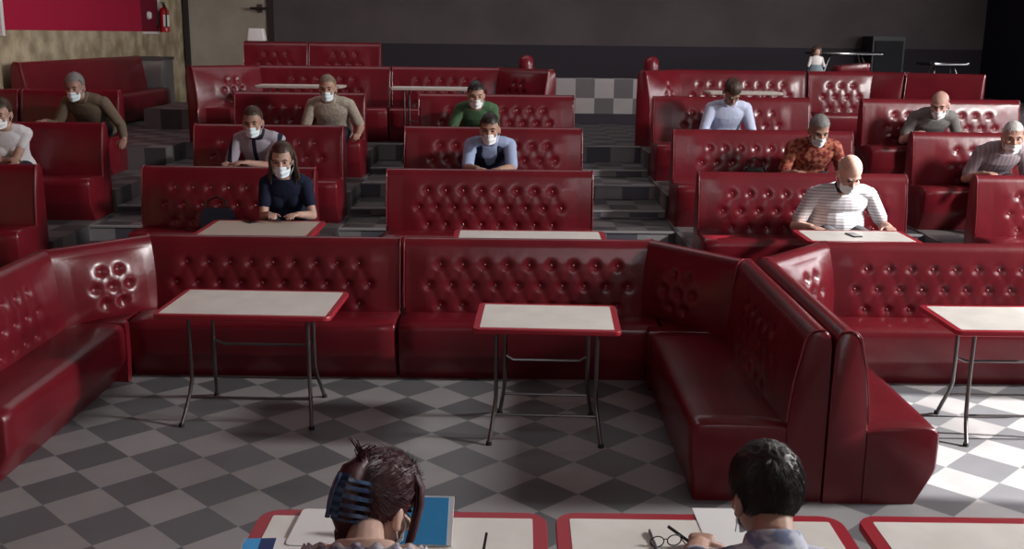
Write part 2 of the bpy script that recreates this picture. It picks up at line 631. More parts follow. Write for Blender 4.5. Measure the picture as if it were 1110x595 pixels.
GF = 'front row of red benches round the checker floor'
FY = 7.5
bench('red tufted bench along the left side of the checker floor, cut by the left edge', (-3.22, 5.1), (-3.22, 6.84), 0, 7, GF, 0.014)
corner('red corner bench with a glossy bright tufted panel left of the front row', (-3.22, 6.85), (-2.67, FY), 0, 3, GF,
       [(-2.67, 7.32), (-2.92, 7.28), (-3.05, 7.05), (-3.05, 6.85), (-2.64, 6.85), (-2.64, 6.92), (-2.67, 6.92)], 0.01)
bench('dark red front bench behind the left white table', (-2.66, FY), (-0.80, FY), 0, 10, GF, 0.012)
bench('red front bench behind the middle white table with three rows of buttons', (-0.79, FY), (1.03, FY), 0, 10, GF, 0.012, pitch=0.16)
corner('dark red corner bench where the front row meets the dividing bench', (1.04, FY), (1.60, 6.82), 0, 3, GF,
       [(1.04, 6.92), (0.935, 6.92), (0.935, 6.80), (1.43, 6.80), (1.43, 6.9), (1.2, 7.28), (1.04, 7.3)], 0.012)
bench('red dividing bench facing left, its tall end panel beside the seated man', (1.634, 6.80), (1.634, 5.07), 0, 6, GF, 0.012, deep=0.11)
bench('red dividing bench facing right with a long glossy empty seat', (1.640, 5.05), (1.640, 6.86), 0, 6, GF, 0.012)
corner('red corner bench with a shiny curved top left of the right front bench', (1.645, 6.87), (2.235, FY), 0, 3, GF,
       [(2.235, 7.32), (1.99, 7.28), (1.82, 7.05), (1.82, 6.87), (2.21, 6.87), (2.235, 6.92)], 0.012)
bench('red front bench behind the right white table, cut by the right edge', (2.245, FY), (4.15, FY), 0, 10, GF, 0.012, pitch=0.16)

G2, G3, G4, G5 = ('second row of red benches', 'third row of red benches', 'fourth row of red benches', 'fifth row of red benches')
XS = {'ll': (-5.98, -4.15), 'l': (-3.24, -1.72), 'c': (-1.11, 0.705), 'r': (1.61, 3.44), 'rr': (4.03, 5.86)}


def row_bench(r, b, label, cols, group, x=None, res=0.018):
    x0, x1 = x or XS[b]
    return bench(label, (x0, YBK[r]), (x1, YBK[r]), LV[r], cols, group, res)


row_bench(2, 'll', 'dark red bench at the left edge, nearest of the far-left column', 0, G2)
row_bench(2, 'l', 'dark red bench behind the woman in the navy T-shirt', 8, G2)
row_bench(2, 'c', 'red buttoned bench just behind the middle of the front row, nobody on it', 9, G2, res=0.014)
row_bench(2, 'r', 'red buttoned bench behind the bald man in the striped polo shirt', 10, G2, res=0.014)
row_bench(2, 'rr', 'red bench at the right edge in front of the man in the mauve shirt', 9, G2, res=0.014)
row_bench(3, 'll', 'dark red bench on the left behind the person in the white top', 0, G3)
row_bench(3, 'l', 'red bench behind the man in the polo shirt with a dark collar', 8, G3)
row_bench(3, 'c', 'red bench behind the man in the dark vest', 9, G3)
row_bench(3, 'r', 'red buttoned bench behind the man in the red patterned shirt', 9, G3)
row_bench(3, 'rr', 'red bench at the right edge behind the man in the mauve shirt', 8, G3)
row_bench(4, 'll', 'dark red bench behind the man in the brown jacket', 0, G4, (-5.70, -4.57))
row_bench(4, 'll', 'short dark red bench at the left edge, left of the man in the brown jacket', 0, G4, (-6.33, -5.74))
row_bench(4, 'l', 'red bench behind the man in the beige shirt', 8, G4)
row_bench(4, 'c', 'red bench behind the man in the green T-shirt', 9, G4)
row_bench(4, 'r', 'red buttoned bench behind the man in the pale blue shirt', 8, G4)
row_bench(4, 'rr', 'red bench behind the bald man in the grey polo shirt', 9, G4)
Z5 = LV[5]
Y5 = YBK[5]
def angled(label, p0, p1, cols, poly):
    return corner(label, p0, p1, Z5, cols, G5, poly, 0.016)
angled('tall angled red panel bench at the left end of the fifth row', (-4.05, 13.05), (-3.36, Y5), 3,
       [(-3.36, 13.68), (-3.9, 13.03), (-3.5, 12.95), (-3.36, 13.2)])
bench('red fifth-row bench with pale seams behind the man in the beige shirt', (-3.35, Y5), (-1.60, Y5), Z5, 7, G5, 0.02)
bench('red fifth-row bench behind the man in the green T-shirt', (-1.59, Y5), (-0.16, Y5), Z5, 7, G5, 0.02)
angled('small angled red bench end in shade beside the checker parapet', (-0.15, Y5), (0.52, 13.2), 3,
       [(-0.15, 13.68), (-0.15, 13.25), (0.15, 12.95), (0.38, 13.15)])
angled('bright angled red panel bench right of the checker parapet', (1.53, 13.2), (2.08, Y5), 2,
       [(2.08, 13.68), (1.68, 13.2), (1.98, 13.1), (2.08, 13.25)])
bench('red fifth-row bench with a row of bright buttons behind the pale blue shirt', (2.10, Y5), (3.78, Y5), Z5, 9, G5, 0.018)
bench('short glossy red bench below the small figurine', (3.81, Y5), (4.67, Y5), Z5, 4, G5, 0.016)
corner('red corner segment between the short glossy bench and the bench turning right', (4.69, Y5), (5.05, 13.62), Z5, 0, G5,
       [(4.69, 13.68), (4.69, 13.3), (4.93, 13.2), (5.0, 13.45)], 0.02)
bench('dark red fifth-row bench turning towards the dark right wall', (5.06, 13.62), (5.86, 13.15), Z5, 0, G5, 0.02)
G6 = 'pair of back benches under the dark wall'
bench('rearmost red bench with a creased shiny back, left of a pale seam', (-4.02, 15.9), (-3.06, 15.9), 1.31, 4, G6, 0.018)
bench('rearmost red bench on the right of the pale seam under the dark wall', (-3.05, 15.9), (-1.98, 15.9), 1.31, 4, G6, 0.02)
bench('long dark red bench running along the stone wall on the left', (-6.22, 13.05), (-6.22, 17.3), 1.05, 0, 'bench along the left wall', 0.03)

# padded posts at the two ends beside the top aisle
for x, lab in ((0.16, 'red padded post with a rounded top left of the checker parapet'), (1.84, 'red padded post with a rounded top right of the checker parapet')):
    g = Geo()
    g.tube([(0, 0, 0), (0, 0, 0.95), (0, 0, 1.04), (0, 0, 1.075), (0, 0, 1.09)], [0.10, 0.10, 0.095, 0.065, 0.015], 16)
    o = g.build('padded_post', LEATHER)
    o.location = (x, 14.25, Z5)
    tag(o, lab, 'post', 'padded posts beside the top aisle')


# ------------------------------------------------------------------ tables
def rrect(w, d, r, n=6):
    pts = []
    for cx, cy, a0 in ((w / 2 - r, d / 2 - r, 0), (-w / 2 + r, d / 2 - r, 90), (-w / 2 + r, -d / 2 + r, 180), (w / 2 - r, -d / 2 + r, 270)):
        for k in range(n + 1):
            a = R(a0 + 90 * k / n)
            pts.append((cx + r * cos(a), cy + r * sin(a)))
    return pts


def table(label, x, y, zf, w, d, h, group, top=None, rz=0.0, rad=0.05, border=0.045, spread=0.36, edge=None):
    t = thing('folding_table', label, 'table', (x, y, zf), rz, group)
    key = ('top', w, d, h, top.name if top else '', edge.name if edge else '')
    if key not in CACHE:
        gg = Geo()
        P = rrect(w, d, rad)
        gg.loft([[(a * k, b * k, z) for a, b in P] for k, z in ((0.985, h - 0.030), (1.0, h - 0.025), (1.0, h - 0.006), (0.994, h))])
        m1 = gg.mesh('edge_band', edge or RED_EDGE, True, 35)
        gg = Geo()
        gg.prism(rrect(w - 2 * border, d - 2 * border, 0.008), h - 0.006, h + 0.0012)
        m2 = gg.mesh('tabletop', top or WHITE_TOP, False)
        CACHE[key] = (m1, m2)
    m1, m2 = CACHE[key]
    link('edge_band', m1, t)
    link('tabletop', m2, t)
    lx = w * spread
    yf, yr = d * 0.45, d * 0.42
    for sx in (-1, 1):
        for sy in (-1, 1):
            k2 = ('leg', w, d, h, sx, sy)
            if k2 not in CACHE:
                gg = Geo()
                e = yf if sy < 0 else yr
                X = sx * (lx - 0.02 if sy < 0 else lx - 0.06)
                path = [(X, sy * d * 0.26, h - 0.025), (X, sy * d * 0.25, h * 0.6), (X, sy * d * 0.255, h * 0.36), (X + sx * 0.008, sy * d * 0.29, h * 0.25),
                        (X + sx * 0.02, sy * d * 0.36, h * 0.14), (X + sx * 0.032, sy * e, 0.02), (X + sx * 0.034, sy * (e + 0.006), 0.012)]
                gg.tube(path, 0.0125, 10)
                ft = Geo()
                ft.tube([(X + sx * 0.034, sy * (e + 0.004), 0.0), (X + sx * 0.034, sy * (e + 0.004), 0.022)], [0.019, 0.016], 12)
                CACHE[k2] = (gg.mesh('leg', STEEL), ft.mesh('foot_cap', RUBBER))
            lo = link('leg', CACHE[k2][0], t)
            link('foot_cap', CACHE[k2][1], lo)
    for sy, z, xx in ((-1, h * 0.22, lx - 0.015), (1, h * 0.22, lx - 0.055), (1, h * 0.55, lx - 0.06)):
        k3 = ('bar', w, d, h, sy, z)
        if k3 not in CACHE:
            gg = Geo()
            yy = sy * d * (0.305 if z < 0.3 else 0.25)
            if z < 0.3:
                gg.tube([(-xx, yy, z), (xx, yy, z)], 0.009, 8)
            else:
                gg.tube([(-xx, yy, z + 0.03), (-xx * 0.8, yy, z), (xx * 0.8, yy, z), (xx, yy, z + 0.03)], 0.010, 8)
            CACHE[k3] = gg.mesh('stretcher', STEEL)
        link('stretcher', CACHE[k3], t)
    return t


GT = 'white folding tables standing on the checker floor'
table('white folding table with red edge in front of the left bench', -1.615, 6.33, 0, 1.08, 0.66, 0.72, GT, None, R(-1.5), 0.05, 0.035)
table('smaller white folding table with red edge in the middle of the floor', 0.215, 6.07, 0, 0.86, 0.61, 0.72, GT, None, R(-2), 0.04, 0.04, 0.37)
table('white folding table with red edge at the right edge of the picture', 3.14, 6.15, 0, 1.08, 0.62, 0.72, GT, None, 0, 0.04, 0.04)
GN = 'white tables along the bottom edge'
NEAR = [(-0.375, 'red-rimmed white table under the papers of the woman with the hair clip'), (0.665, 'red-rimmed white table of the dark-haired man seen from behind'),
        (1.73, 'empty red-rimmed white table in the bottom right corner')]
for x, lab in NEAR:
    table(lab, x, 3.085, 0, 1.01, 0.67, 0.72, GN, None, R(-0.3), 0.075, 0.05)
GR = 'tables standing on the tiers'
table('beige table in front of the woman in the navy T-shirt', -1.955, 7.91, LV[2], 0.90, 0.76, 0.60, GR, BEIGE_TOP)
table('pale table showing as a thin strip behind the middle front bench', 0.13, 7.72, LV[2], 1.15, 0.42, 0.61, GR)
table('white table in front of the bald man in the striped polo', 2.61, 7.78, LV[2], 0.86, 0.50, 0.62, GR)
PALE_EDGE = new_mat('pale_edge_band', (0.50, 0.42, 0.38), 0.5)
table('narrow table behind the man in the beige shirt, a thin pale line', -2.62, 13.0, Z5 - 0.26, 1.06, 0.42, 0.98, GR, None, 0, 0.03, 0.03, 0.36, PALE_EDGE)
table('narrow table behind the man in the green T-shirt, a thin pale line', -0.98, 13.0, Z5 - 0.26, 1.06, 0.42, 0.97, GR, None, 0, 0.03, 0.03, 0.36, PALE_EDGE)
table('narrow table behind the man in the pale blue shirt', 2.82, 13.0, Z5 - 0.26, 0.90, 0.42, 0.96, GR, None, 0, 0.03, 0.03, 0.36, PALE_EDGE)


# ------------------------------------------------------------------ people
REMESH = []          # (object, voxel) resolved to plain meshes at the end


def lathe_ring(c, ax, ay, rx, ry, n=24, p=2.0):
    out = []
    for k in range(n):
        a = 2 * pi * k / n
        ca, sa = cos(a), sin(a)
        x = math.copysign(abs(ca) ** (2 / p), ca)
        y = math.copysign(abs(sa) ** (2 / p), sa)
        out.append(c + ax * rx * x + ay * ry * y)
    return out


def ik(S, T, a, b, pole):
    S, T = Vector(S), Vector(T)
    d = T - S
    L = min(d.length, (a + b) * 0.995)
    d.normalize()
    T = S + d * L
    x = (a * a - b * b + L * L) / (2 * L)
    h = math.sqrt(max(0.0, a * a - x * x))
    p = Vector(pole)
    p = (p - d * p.dot(d)).normalized()
    return S + d * x + p * h, T


def remesh_obj(name, geo, mat, parent, vox, smooth=4):
    o = geo.build(name, mat, parent, True, 180)
    md = o.modifiers.new('r', 'REMESH')
    md.mode = 'VOXEL'
    md.voxel_size = vox
    md.use_smooth_shade = True
    if smooth:
        ms = o.modifiers.new('s', 'SMOOTH')
        ms.factor = 0.5
        ms.iterations = smooth
    REMESH.append(o)
    return o


def project(p):
    q = Vector(p) - Vector((0, 0, CAM_H))
    z = q.dot(_fw)
    return 555 + 1128 * q.dot(_r2) / z, 297.5 - 1128 * q.dot(_u2) / z, z


def head_center(lean, sh, headoff, SP=0.56):
    a = R(lean)
    pos = Vector((0, 0, sh + 0.095))
    for i in range(12):
        ang = a * (0.55 + 0.6 * i / 12)
        U = Vector((0, sin(ang), cos(ang)))
        if i == 11:
            pos += U * (SP * 0.53 / 0.56 - SP * 11 / 12)
        else:
            pos += U * SP / 12
    return pos + U * 0.03 + Vector((0, sin(a * 0.5), cos(a * 0.5))) * 0.105 + Vector((0, 0.04, 0)) + Vector(headoff)


def solve_pose(x, y, zf, rz, s, sh, aim, headoff, SP):
    """the forward lean and the place along the bench that put the head where it is seen"""
    best = None
    for k in range(2, 66):
        c = head_center(k, sh, headoff, SP) * s
        c = Vector((x, y, zf)) + Matrix.Rotation(rz, 3, 'Z') @ c
        u, v, z = project(c)
        if best is None or abs(v - aim[1]) < best[0]:
            best = (abs(v - aim[1]), k, x + (aim[0] - u) * z / 1128)
    return best[1], best[2]


SKIN_CACHE = {}


def skin_mat(c):
    if c not in SKIN_CACHE:
        mt = new_mat('skin_%d' % len(SKIN_CACHE), c, 0.5, 0.4)
        vary(mt, tuple(x * 0.88 for x in c), tuple(min(1, x * 1.1) for x in c), 14.0)
        mt.node_tree.nodes['Principled BSDF'].inputs['Subsurface Weight'].default_value = 0.0
        SKIN_CACHE[c] = mt
    return SKIN_CACHE[c]


def hand(geo, wrist, d, nrm, side, s=1.0, curl=0.5):
    """palm, four fingers of unequal length with knuckle bends and a thumb from the palm's side.
    d: direction of the hand, nrm: back of the hand, side: +1 thumb towards d x nrm"""
    d = d.normalized()
    nrm = (nrm - d * nrm.dot(d)).normalized()
    b = d.cross(nrm) * side            # towards the thumb
    M = Matrix((b, d, nrm)).transposed()
    pc = wrist + d * 0.045 * s
    rings = []
    for t, w, th in ((-0.01, 0.024, 0.017), (0.02, 0.033, 0.016), (0.055, 0.040, 0.014), (0.085, 0.040, 0.012), (0.095, 0.034, 0.009)):
        rings.append(lathe_ring(wrist + d * t * s, b, nrm, w * s, th * s, 14, 2.6))
    geo.loft(rings)
    for k, (off, ln) in enumerate(((0.028, 0.070), (0.0095, 0.079), (-0.0095, 0.073), (-0.028, 0.058))):
        p = wrist + d * 0.083 * s + b * off * s
        ang = 0.25 * curl
        path, rad = [p - d * 0.012 * s], [0.0095 * s]
        for j, fr in enumerate((0.42, 0.32, 0.26)):
            dd = d * cos(ang) - nrm * sin(ang) + b * (off * 1.5)
            p = p + dd.normalized() * ln * fr * s
            path.append(p.copy())
            rad.append((0.0090, 0.0080, 0.0062)[j] * s)
            ang += curl * (0.9, 0.8, 0.4)[j]
        geo.tube(path, rad, 8)
        geo.ellipsoid(path[-1], (0.0064 * s,) * 3, None, 8, 6)
    p = wrist + d * 0.022 * s + b * 0.026 * s
    q = p + (d * 0.55 + b * 0.75 - nrm * 0.35 * curl).normalized() * 0.040 * s
    r = q + (d * 0.85 + b * 0.35 - nrm * 0.5 * curl).normalized() * 0.032 * s
    t = r + (d * 0.95 + b * 0.05 - nrm * 0.5 * curl).normalized() * 0.022 * s
    geo.tube([p, q, r, t], [0.013 * s, 0.0115 * s, 0.0095 * s, 0.007 * s], 8)
    geo.ellipsoid(t, (0.0072 * s,) * 3, None, 8, 6)


def head_frame(center, pitch, yaw, roll, s):
    return Matrix.Translation(center) @ Matrix.Rotation(yaw, 4, 'Z') @ Matrix.Rotation(-pitch, 4, 'X') @ Matrix.Rotation(roll, 4, 'Y') @ Matrix.Scale(s, 4)


def add_head(geo, H, female=False):
    k = len(geo.v)
    geo.ellipsoid((0, -0.012, 0.028), (0.074, 0.094, 0.090), None, 28, 18)
    geo.ellipsoid((0, 0.022, -0.045), (0.060 if not female else 0.055, 0.066, 0.074), None, 24, 14)
    geo.ellipsoid((0, 0.055, -0.098), (0.028, 0.028, 0.024))
    geo.ellipsoid((0, 0.066, 0.012), (0.056, 0.022, 0.020))
    for sx in (-1, 1):
        geo.ellipsoid((sx * 0.036, 0.060, -0.038), (0.026, 0.024, 0.024))
        geo.ellipsoid((sx * 0.076, -0.010, -0.020), (0.011, 0.020, 0.032), Matrix.Rotation(sx * 0.35, 3, 'Z'))
        geo.ellipsoid((sx * 0.079, -0.004, -0.044), (0.007, 0.010, 0.012))
    geo.tube([(0, 0.082, 0.004), (0, 0.094, -0.018), (0, 0.106, -0.040), (0, 0.100, -0.050)], [0.008, 0.010, 0.014, 0.010], 10)
    for sx in (-1, 1):
        geo.ellipsoid((sx * 0.010, 0.092, -0.045), (0.009, 0.010, 0.008))
    geo.ellipsoid((0, 0.084, -0.070), (0.022, 0.010, 0.006))
    geo.ellipsoid((0, 0.082, -0.079), (0.019, 0.010, 0.006))
    geo.xform(H, k)


def hair_cap(geo, test, H, ex=1.07, nu=64, nv=40, amp=0.003, seed=0, shape=None):
    """closed shell over the cranium where test(x,y,z) holds (head coordinates)"""
    c = Vector((0, -0.012, 0.028))
    r = Vector((0.074, 0.094, 0.090))
    idx, vin, vout = {}, [], []
    for i in range(nv + 1):
        t = pi * i / nv
        for j in range(nu):
            p = 2 * pi * j / nu
            q = Vector((sin(t) * cos(p), sin(t) * sin(p), cos(t)))
            base = Vector((q.x * r.x, q.y * r.y, q.z * r.z))
            nz = noise.noise(q * 9 + Vector((seed, 0, 0))) * amp + noise.noise(q * 26 + Vector((0, seed, 0))) * amp * 0.6
            e = ex + (shape(q) if shape else 0)
            vout.append(c + base * e + q * nz)
            vin.append(c + base * 0.97)
    keep = []
    for i in range(nv):
        for j in range(nu):
            k = (j + 1) % nu
            f = (i * nu + j, i * nu + k, (i + 1) * nu + k, (i + 1) * nu + j)
            m = sum((vout[a] for a in f), Vector()) / 4
            if test(m.x, m.y, m.z):
                keep.append(f)
    n = len(vout)
    cnt = {}
    for f in keep:
        for a, b in zip(f, f[1:] + f[:1]):
            cnt[(a, b)] = 1
    fs = list(keep) + [tuple(x + n for x in reversed(f)) for f in keep]
    for (a, b) in cnt:
        if (b, a) not in cnt:
            fs.append((b, a, a + n, b + n))
    geo.add([H @ v for v in vout + vin], fs)


def strands(geo, test, H, count, length, width, seed, flow, ex=1.07, lift=0.25, jit=0.3):
    rnd = random.Random(seed)
    c = Vector((0, -0.012, 0.028))
    r = Vector((0.074, 0.094, 0.090))
    done = 0
    while done < count:
        q = Vector((rnd.gauss(0, 1), rnd.gauss(0, 1), rnd.gauss(0, 1))).normalized()
        p = c + Vector((q.x * r.x, q.y * r.y, q.z * r.z)) * (ex - 0.02)
        if not test(p.x, p.y, p.z):
            continue
        done += 1
        d = Vector(flow(q))
        d = (d - q * d.dot(q))
        if d.length < 1e-4:
            continue
        d = d.normalized()
        d = (d + Vector((rnd.uniform(-jit, jit), rnd.uniform(-jit, jit), rnd.uniform(-jit, jit)))).normalized()
        d = (d - q * d.dot(q)).normalized()
        side = d.cross(q).normalized()
        L = length * rnd.uniform(0.6, 1.2)
        pts = []
        pos, dd = p.copy(), (d + q * lift).normalized()
        for k in range(4):
            w = width * (1 - k / 3.6)
            pts.append((pos.copy(), w))
            pos = pos + dd * L / 3
            dd = (dd - q * lift * 0.55).normalized()
        vs, fs = [], []
        for pos, w in pts:
            vs += [H @ (pos + side * w), H @ (pos - side * w), H @ (pos + q * w * 0.8)]
        for k in range(3):
            for j in range(3):
                a, b = k * 3 + j, k * 3 + (j + 1) % 3
                fs.append((a, b, b + 3, a + 3))
        geo.add(vs, fs)


def add_mask(geo, H, low=0.0):
    nu, nv = 18, 10
    out, inn = [], []
    for i in range(nv + 1):
        t = i / nv
        z = -0.030 - low * 0.5 - (0.086 - low * 0.3) * t
        for j in range(nu + 1):
            a = -1.22 + 2.44 * j / nu
            tap = 1.0 - 0.12 * t - 0.18 * max(0, t - 0.7)
            rx = 0.0665 * tap
            ry = 0.068 - 0.010 * max(0, t - 0.6) / 0.4
            bulge = 0.026 * math.exp(-(a / 0.42) ** 2) * (1 - 0.55 * t) + 0.004 * sin(t * 14)
            zz = z + (0.012 * (abs(a) / 1.22) ** 2 * (1 if t > 0.5 else -0.8))
            p = Vector((rx * sin(a), 0.022 + ry * cos(a) + bulge, zz))
            out.append(H @ p)
            inn.append(H @ (p * 0.97 + Vector((0, -0.001, -0.001))))
    n = (nu + 1) * (nv + 1)
    fs = []
    for i in range(nv):
        for j in range(nu):
            a = i * (nu + 1) + j
            f = (a, a + 1, a + nu + 2, a + nu + 1)
            fs.append(f)
            fs.append(tuple(x + n for x in reversed(f)))
    edge = [j for j in range(nu + 1)] + [(i + 1) * (nu + 1) + nu for i in range(nv)] + [nv * (nu + 1) + j for j in range(nu - 1, -1, -1)] + [i * (nu + 1) for i in range(nv - 1, 0, -1)]
    for a, b in zip(edge, edge[1:] + edge[:1]):
        fs.append((a, b, b + n, a + n))
    geo.add(out + inn, fs)
    for sx in (-1, 1):
        for z0, z1 in ((-0.040, 0.004), (-0.100, -0.044)):
            pth = [(sx * 0.0625, 0.045, z0), (sx * 0.072, 0.015, (z0 + z1) / 2), (sx * 0.080, -0.012, z1), (sx * 0.083, -0.024, -0.02)]
            geo.tube([H @ Vector(q) for q in pth], 0.0016, 5)


def person(label, x, y, zf, rz, s=1.0, seat=0.43, lean=25, head=(10, 0, 0), skin=(0.50, 0.30, 0.22), shirt=None, sleeve=0.6, trousers=None,
           hair=None, hairmat=None, mask=MASK, hands=None, elbow=(0.35, -0.5, -0.8), female=False, belly=0.0, vox=0.008, wide=1.0, collar=None,
           vest=None, name='person', palm=((0, 0.25, 1), (0, 0.25, 1)), curl=(0.6, 0.6), fwd=(0, 0), mask_low=0.0, low_top=False, headoff=(0, 0, 0), aim=None, spine=0.56, hs=1.07, neck_top=1.0):
    """seated figure, local +Y is where it faces; everything in metres before scale s"""
    sh = seat / s
    if aim:
        lean, x = solve_pose(x, y, zf, rz, s, sh, aim, headoff, spine)
    t = thing(name, label, 'person', (x, y, zf), rz)
    sk = skin_mat(skin)
    body = Geo()
    a = R(lean)
    X = Vector((1, 0, 0))
    # spine
    P = Vector((0, 0, sh + 0.095))
    st = []
    pos = P.copy()
    N = 12
    for i in range(N + 1):
        tt = i / N
        ang = a * (0.55 + 0.6 * tt)
        U = Vector((0, sin(ang), cos(ang)))
        F = Vector((0, cos(ang), -sin(ang)))
        st.append((pos.copy(), U, F))
        pos = pos + U * (spine / N)
    sw = (0.158 if female else 0.176) * wide

    def at_spine(h):
        f = max(0.0, min(1.0, h / 0.56)) * N
        i = min(N - 1, int(f))
        w = f - i
        p = st[i][0].lerp(st[i + 1][0], w)
        if h < 0:
            p = st[0][0] + st[0][1] * h
        return p, st[i][1], st[i][2]

    rows = [(-0.085, .13, .10), (-0.04, .165, .12), (0.03, .168, .122), (0.11, .150, .110), (0.20, .145, .105), (0.29, .160, .115), (0.37, .172, .112),
            (0.425, .160, .098), (0.465, .125, .082), (0.505, .078, .064), (0.54, .058, .057)]
    if female:
        rows = [(h, w * (0.94 if h > 0.05 else 1.02), d * 0.95) for h, w, d in rows]

    def torso(geo, h0, h1, off, extra=True):
        rings = []
        for h, w, d in rows:
            if h < h0 - 1e-6 or h > h1 + 1e-6:
                continue
            p, U, F = at_spine(h)
            rings.append(lathe_ring(p, X, F, (w * wide + off), d * (1 + 0.5 * (wide - 1)) + off, 28, 2.3))
        geo.loft(rings)
        if extra:
            if belly:
                p, U, F = at_spine(0.12)
                geo.ellipsoid(p + F * 0.05 * belly, (0.165 * wide + off, 0.15 * belly + off, 0.17 + off))
            if female and h1 > 0.3:
                for sx in (-1, 1):
                    p, U, F = at_spine(0.28)
                    geo.ellipsoid(p + F * 0.070 + X * sx * 0.062, (0.066 + off, 0.056 + off, 0.068 + off))

    torso(body, -1, neck_top, 0)
    pn, Un, Fn = at_spine(0.53)
    hp = R(head[0])
    hc = pn + Un * 0.03 + Vector((0, sin(a * 0.5), cos(a * 0.5))) * 0.105 + Vector((0, 0.04, 0)) + Vector(headoff)
    H = head_frame(hc, hp, R(head[1]), R(head[2]), hs)
    nb = H @ Vector((0, -0.03, -0.05))
    pb = at_spine(0.47)[0]
    body.tube([pn - Un * 0.05, pn + Un * 0.02, (pn + Un * 0.02).lerp(nb, 0.5), nb] if neck_top >= 1 else [pb, pb.lerp(nb, 0.35) + Vector((0, -0.008, 0.006)), pb.lerp(nb, 0.7) + Vector((0, -0.006, 0.006)), nb], [0.066, 0.058, 0.053, 0.055] if not female else [0.056, 0.050, 0.046, 0.048], 16)
    add_head(body, H, female)
    arms = []
    if hands is None:
        hands = ((0.14, 0.46, sh + 0.22), (-0.14, 0.46, sh + 0.22))
    for i, sx in enumerate((1, -1)):
        p, U, F = at_spine(0.425)
        S = p + X * sx * sw + U * 0.0 + Vector((0, fwd[i], 0))
        E, T = ik(S, hands[i], 0.285, 0.255, (elbow[0] * sx, elbow[1], elbow[2]))
        rr = 0.88 if female else 1.0
        body.limb(S, E, 0.052 * rr, 0.040 * rr, 14, 0.4, 0.050 * rr)
        body.limb(E, T, 0.041 * rr, 0.027 * rr, 14, 0.3, 0.042 * rr)
        body.tube([at_spine(0.48 if neck_top >= 1 else 0.43)[0] + X * sx * 0.05, p + X * sx * sw * 0.72 + U * 0.030, S], [0.054, 0.050, 0.048], 12)
        d = (T - E).normalized()
        hd = d.lerp(Vector((-sx * 0.25, 0.8, -0.05)), 0.4).normalized()
        hand(body, T, hd, Vector(palm[i]), 1 if sx < 0 else -1, 0.95 if female else 1.02, curl[i])
        arms.append((S, E, T))
    legs = []
    for sx in (1, -1):
        hip = Vector((sx * 0.095, 0.02, sh + 0.085))
        knee = Vector((sx * 0.14, 0.43, sh + 0.075))
        ank = Vector((sx * 0.13, 0.40, 0.10 / s))
        body.limb(hip, knee, 0.078, 0.052, 14)
        body.limb(knee, ank, 0.052, 0.034, 14, 0.3, 0.056)
        legs.append((hip, knee, ank))
    ob = remesh_obj('body', body, sk, t, vox, 3)
    # eyes
    if mask is not None or True:
        e = Geo()
        for sx in (-1, 1):
            e.ellipsoid((sx * 0.030, 0.079, -0.008), (0.0115, 0.007, 0.006), None, 10, 6)
            e.tube([(sx * 0.016, 0.090, 0.012), (sx * 0.032, 0.087, 0.017), (sx * 0.048, 0.076, 0.011)], [0.003, 0.0042, 0.002], 6)
        e.xform(H)
        e.build('eyes', EYE, t)
    # shirt
    if shirt:
        g2 = Geo()
        torso(g2, -0.05, 0.52 if not low_top else 0.44, 0.013)
        if True:
            for S, E, T in arms:
                if sleeve > 1:
                    g2.limb(S, E, 0.066, 0.054, 14)
                    g2.limb(E, E.lerp(T, sleeve - 1), 0.054, 0.042, 14)
                else:
                    g2.limb(S, S.lerp(E, sleeve), 0.061, 0.058 if not female else 0.051, 16)
            for i, sx in enumerate((1, -1) if not low_top else ()):
                p, U, F = at_spine(0.425)
                g2.tube([at_spine(0.47)[0] + X * sx * 0.05, p + X * sx * sw * 0.72 + U * 0.032, arms[i][0]], [0.064, 0.060, 0.058], 12)
        so = remesh_obj('shirt', g2, shirt, t, vox, 3)
        if collar:
            g3 = Geo()
            p0, U0, F0 = at_spine(0.515)
            r0 = 0.078 if not female else 0.066
            rings = []
            for k, (hh, rr) in enumerate(((-0.014, r0 + 0.012), (0.010, r0 + 0.004), (0.036, r0 - 0.006), (0.042, r0 - 0.012), (0.030, r0 - 0.016), (0.0, r0 - 0.014))):
                ring = []
                for j in range(26):
                    an = 2 * pi * j / 26
                    dip = -0.030 * max(0.0, sin(an)) ** 6
                    ring.append(p0 + U0 * (hh + dip) + X * cos(an) * rr + F0 * sin(an) * (rr * 0.92))
                rings.append(ring)
            g3.loft(rings + [rings[0]], False)
            # two front points
            for sx in (-1, 1):
                c0 = p0 + F0 * (r0 * 0.92 + 0.004) + X * sx * 0.012 - U0 * 0.022
                tip = p0 + F0 * (r0 * 0.95 + 0.030) + X * sx * 0.052 - U0 * 0.075
                out = p0 + F0 * (r0 * 0.62) + X * sx * (r0 * 0.88) - U0 * 0.004
                th = F0 * 0.006
                g3.add([c0, tip, out, c0 + th, tip + th, out + th], [(0, 1, 2), (5, 4, 3), (0, 3, 4, 1), (1, 4, 5, 2), (2, 5, 3, 0)])
            g3.build('collar', collar, t, True, 40)
    if vest:
        g2 = Geo()
        torso(g2, -0.05, 0.51, 0.020, True)
        pv, Uv, Fv = at_spine(0.40)
        nv = []
        for q in g2.v:
            q = Vector(q)
            d = q - pv
            if d.dot(Fv) > 0.0 and d.dot(Uv) > -0.10:
                k = max(0.0, 1 - abs(q.x) / 0.065)
                q = q - Uv * (d.dot(Uv) + 0.10) * k * 0.9 - Fv * 0.02 * k
            nv.append(tuple(q))
        g2.v = nv
        remesh_obj('vest', g2, vest, t, vox, 3)
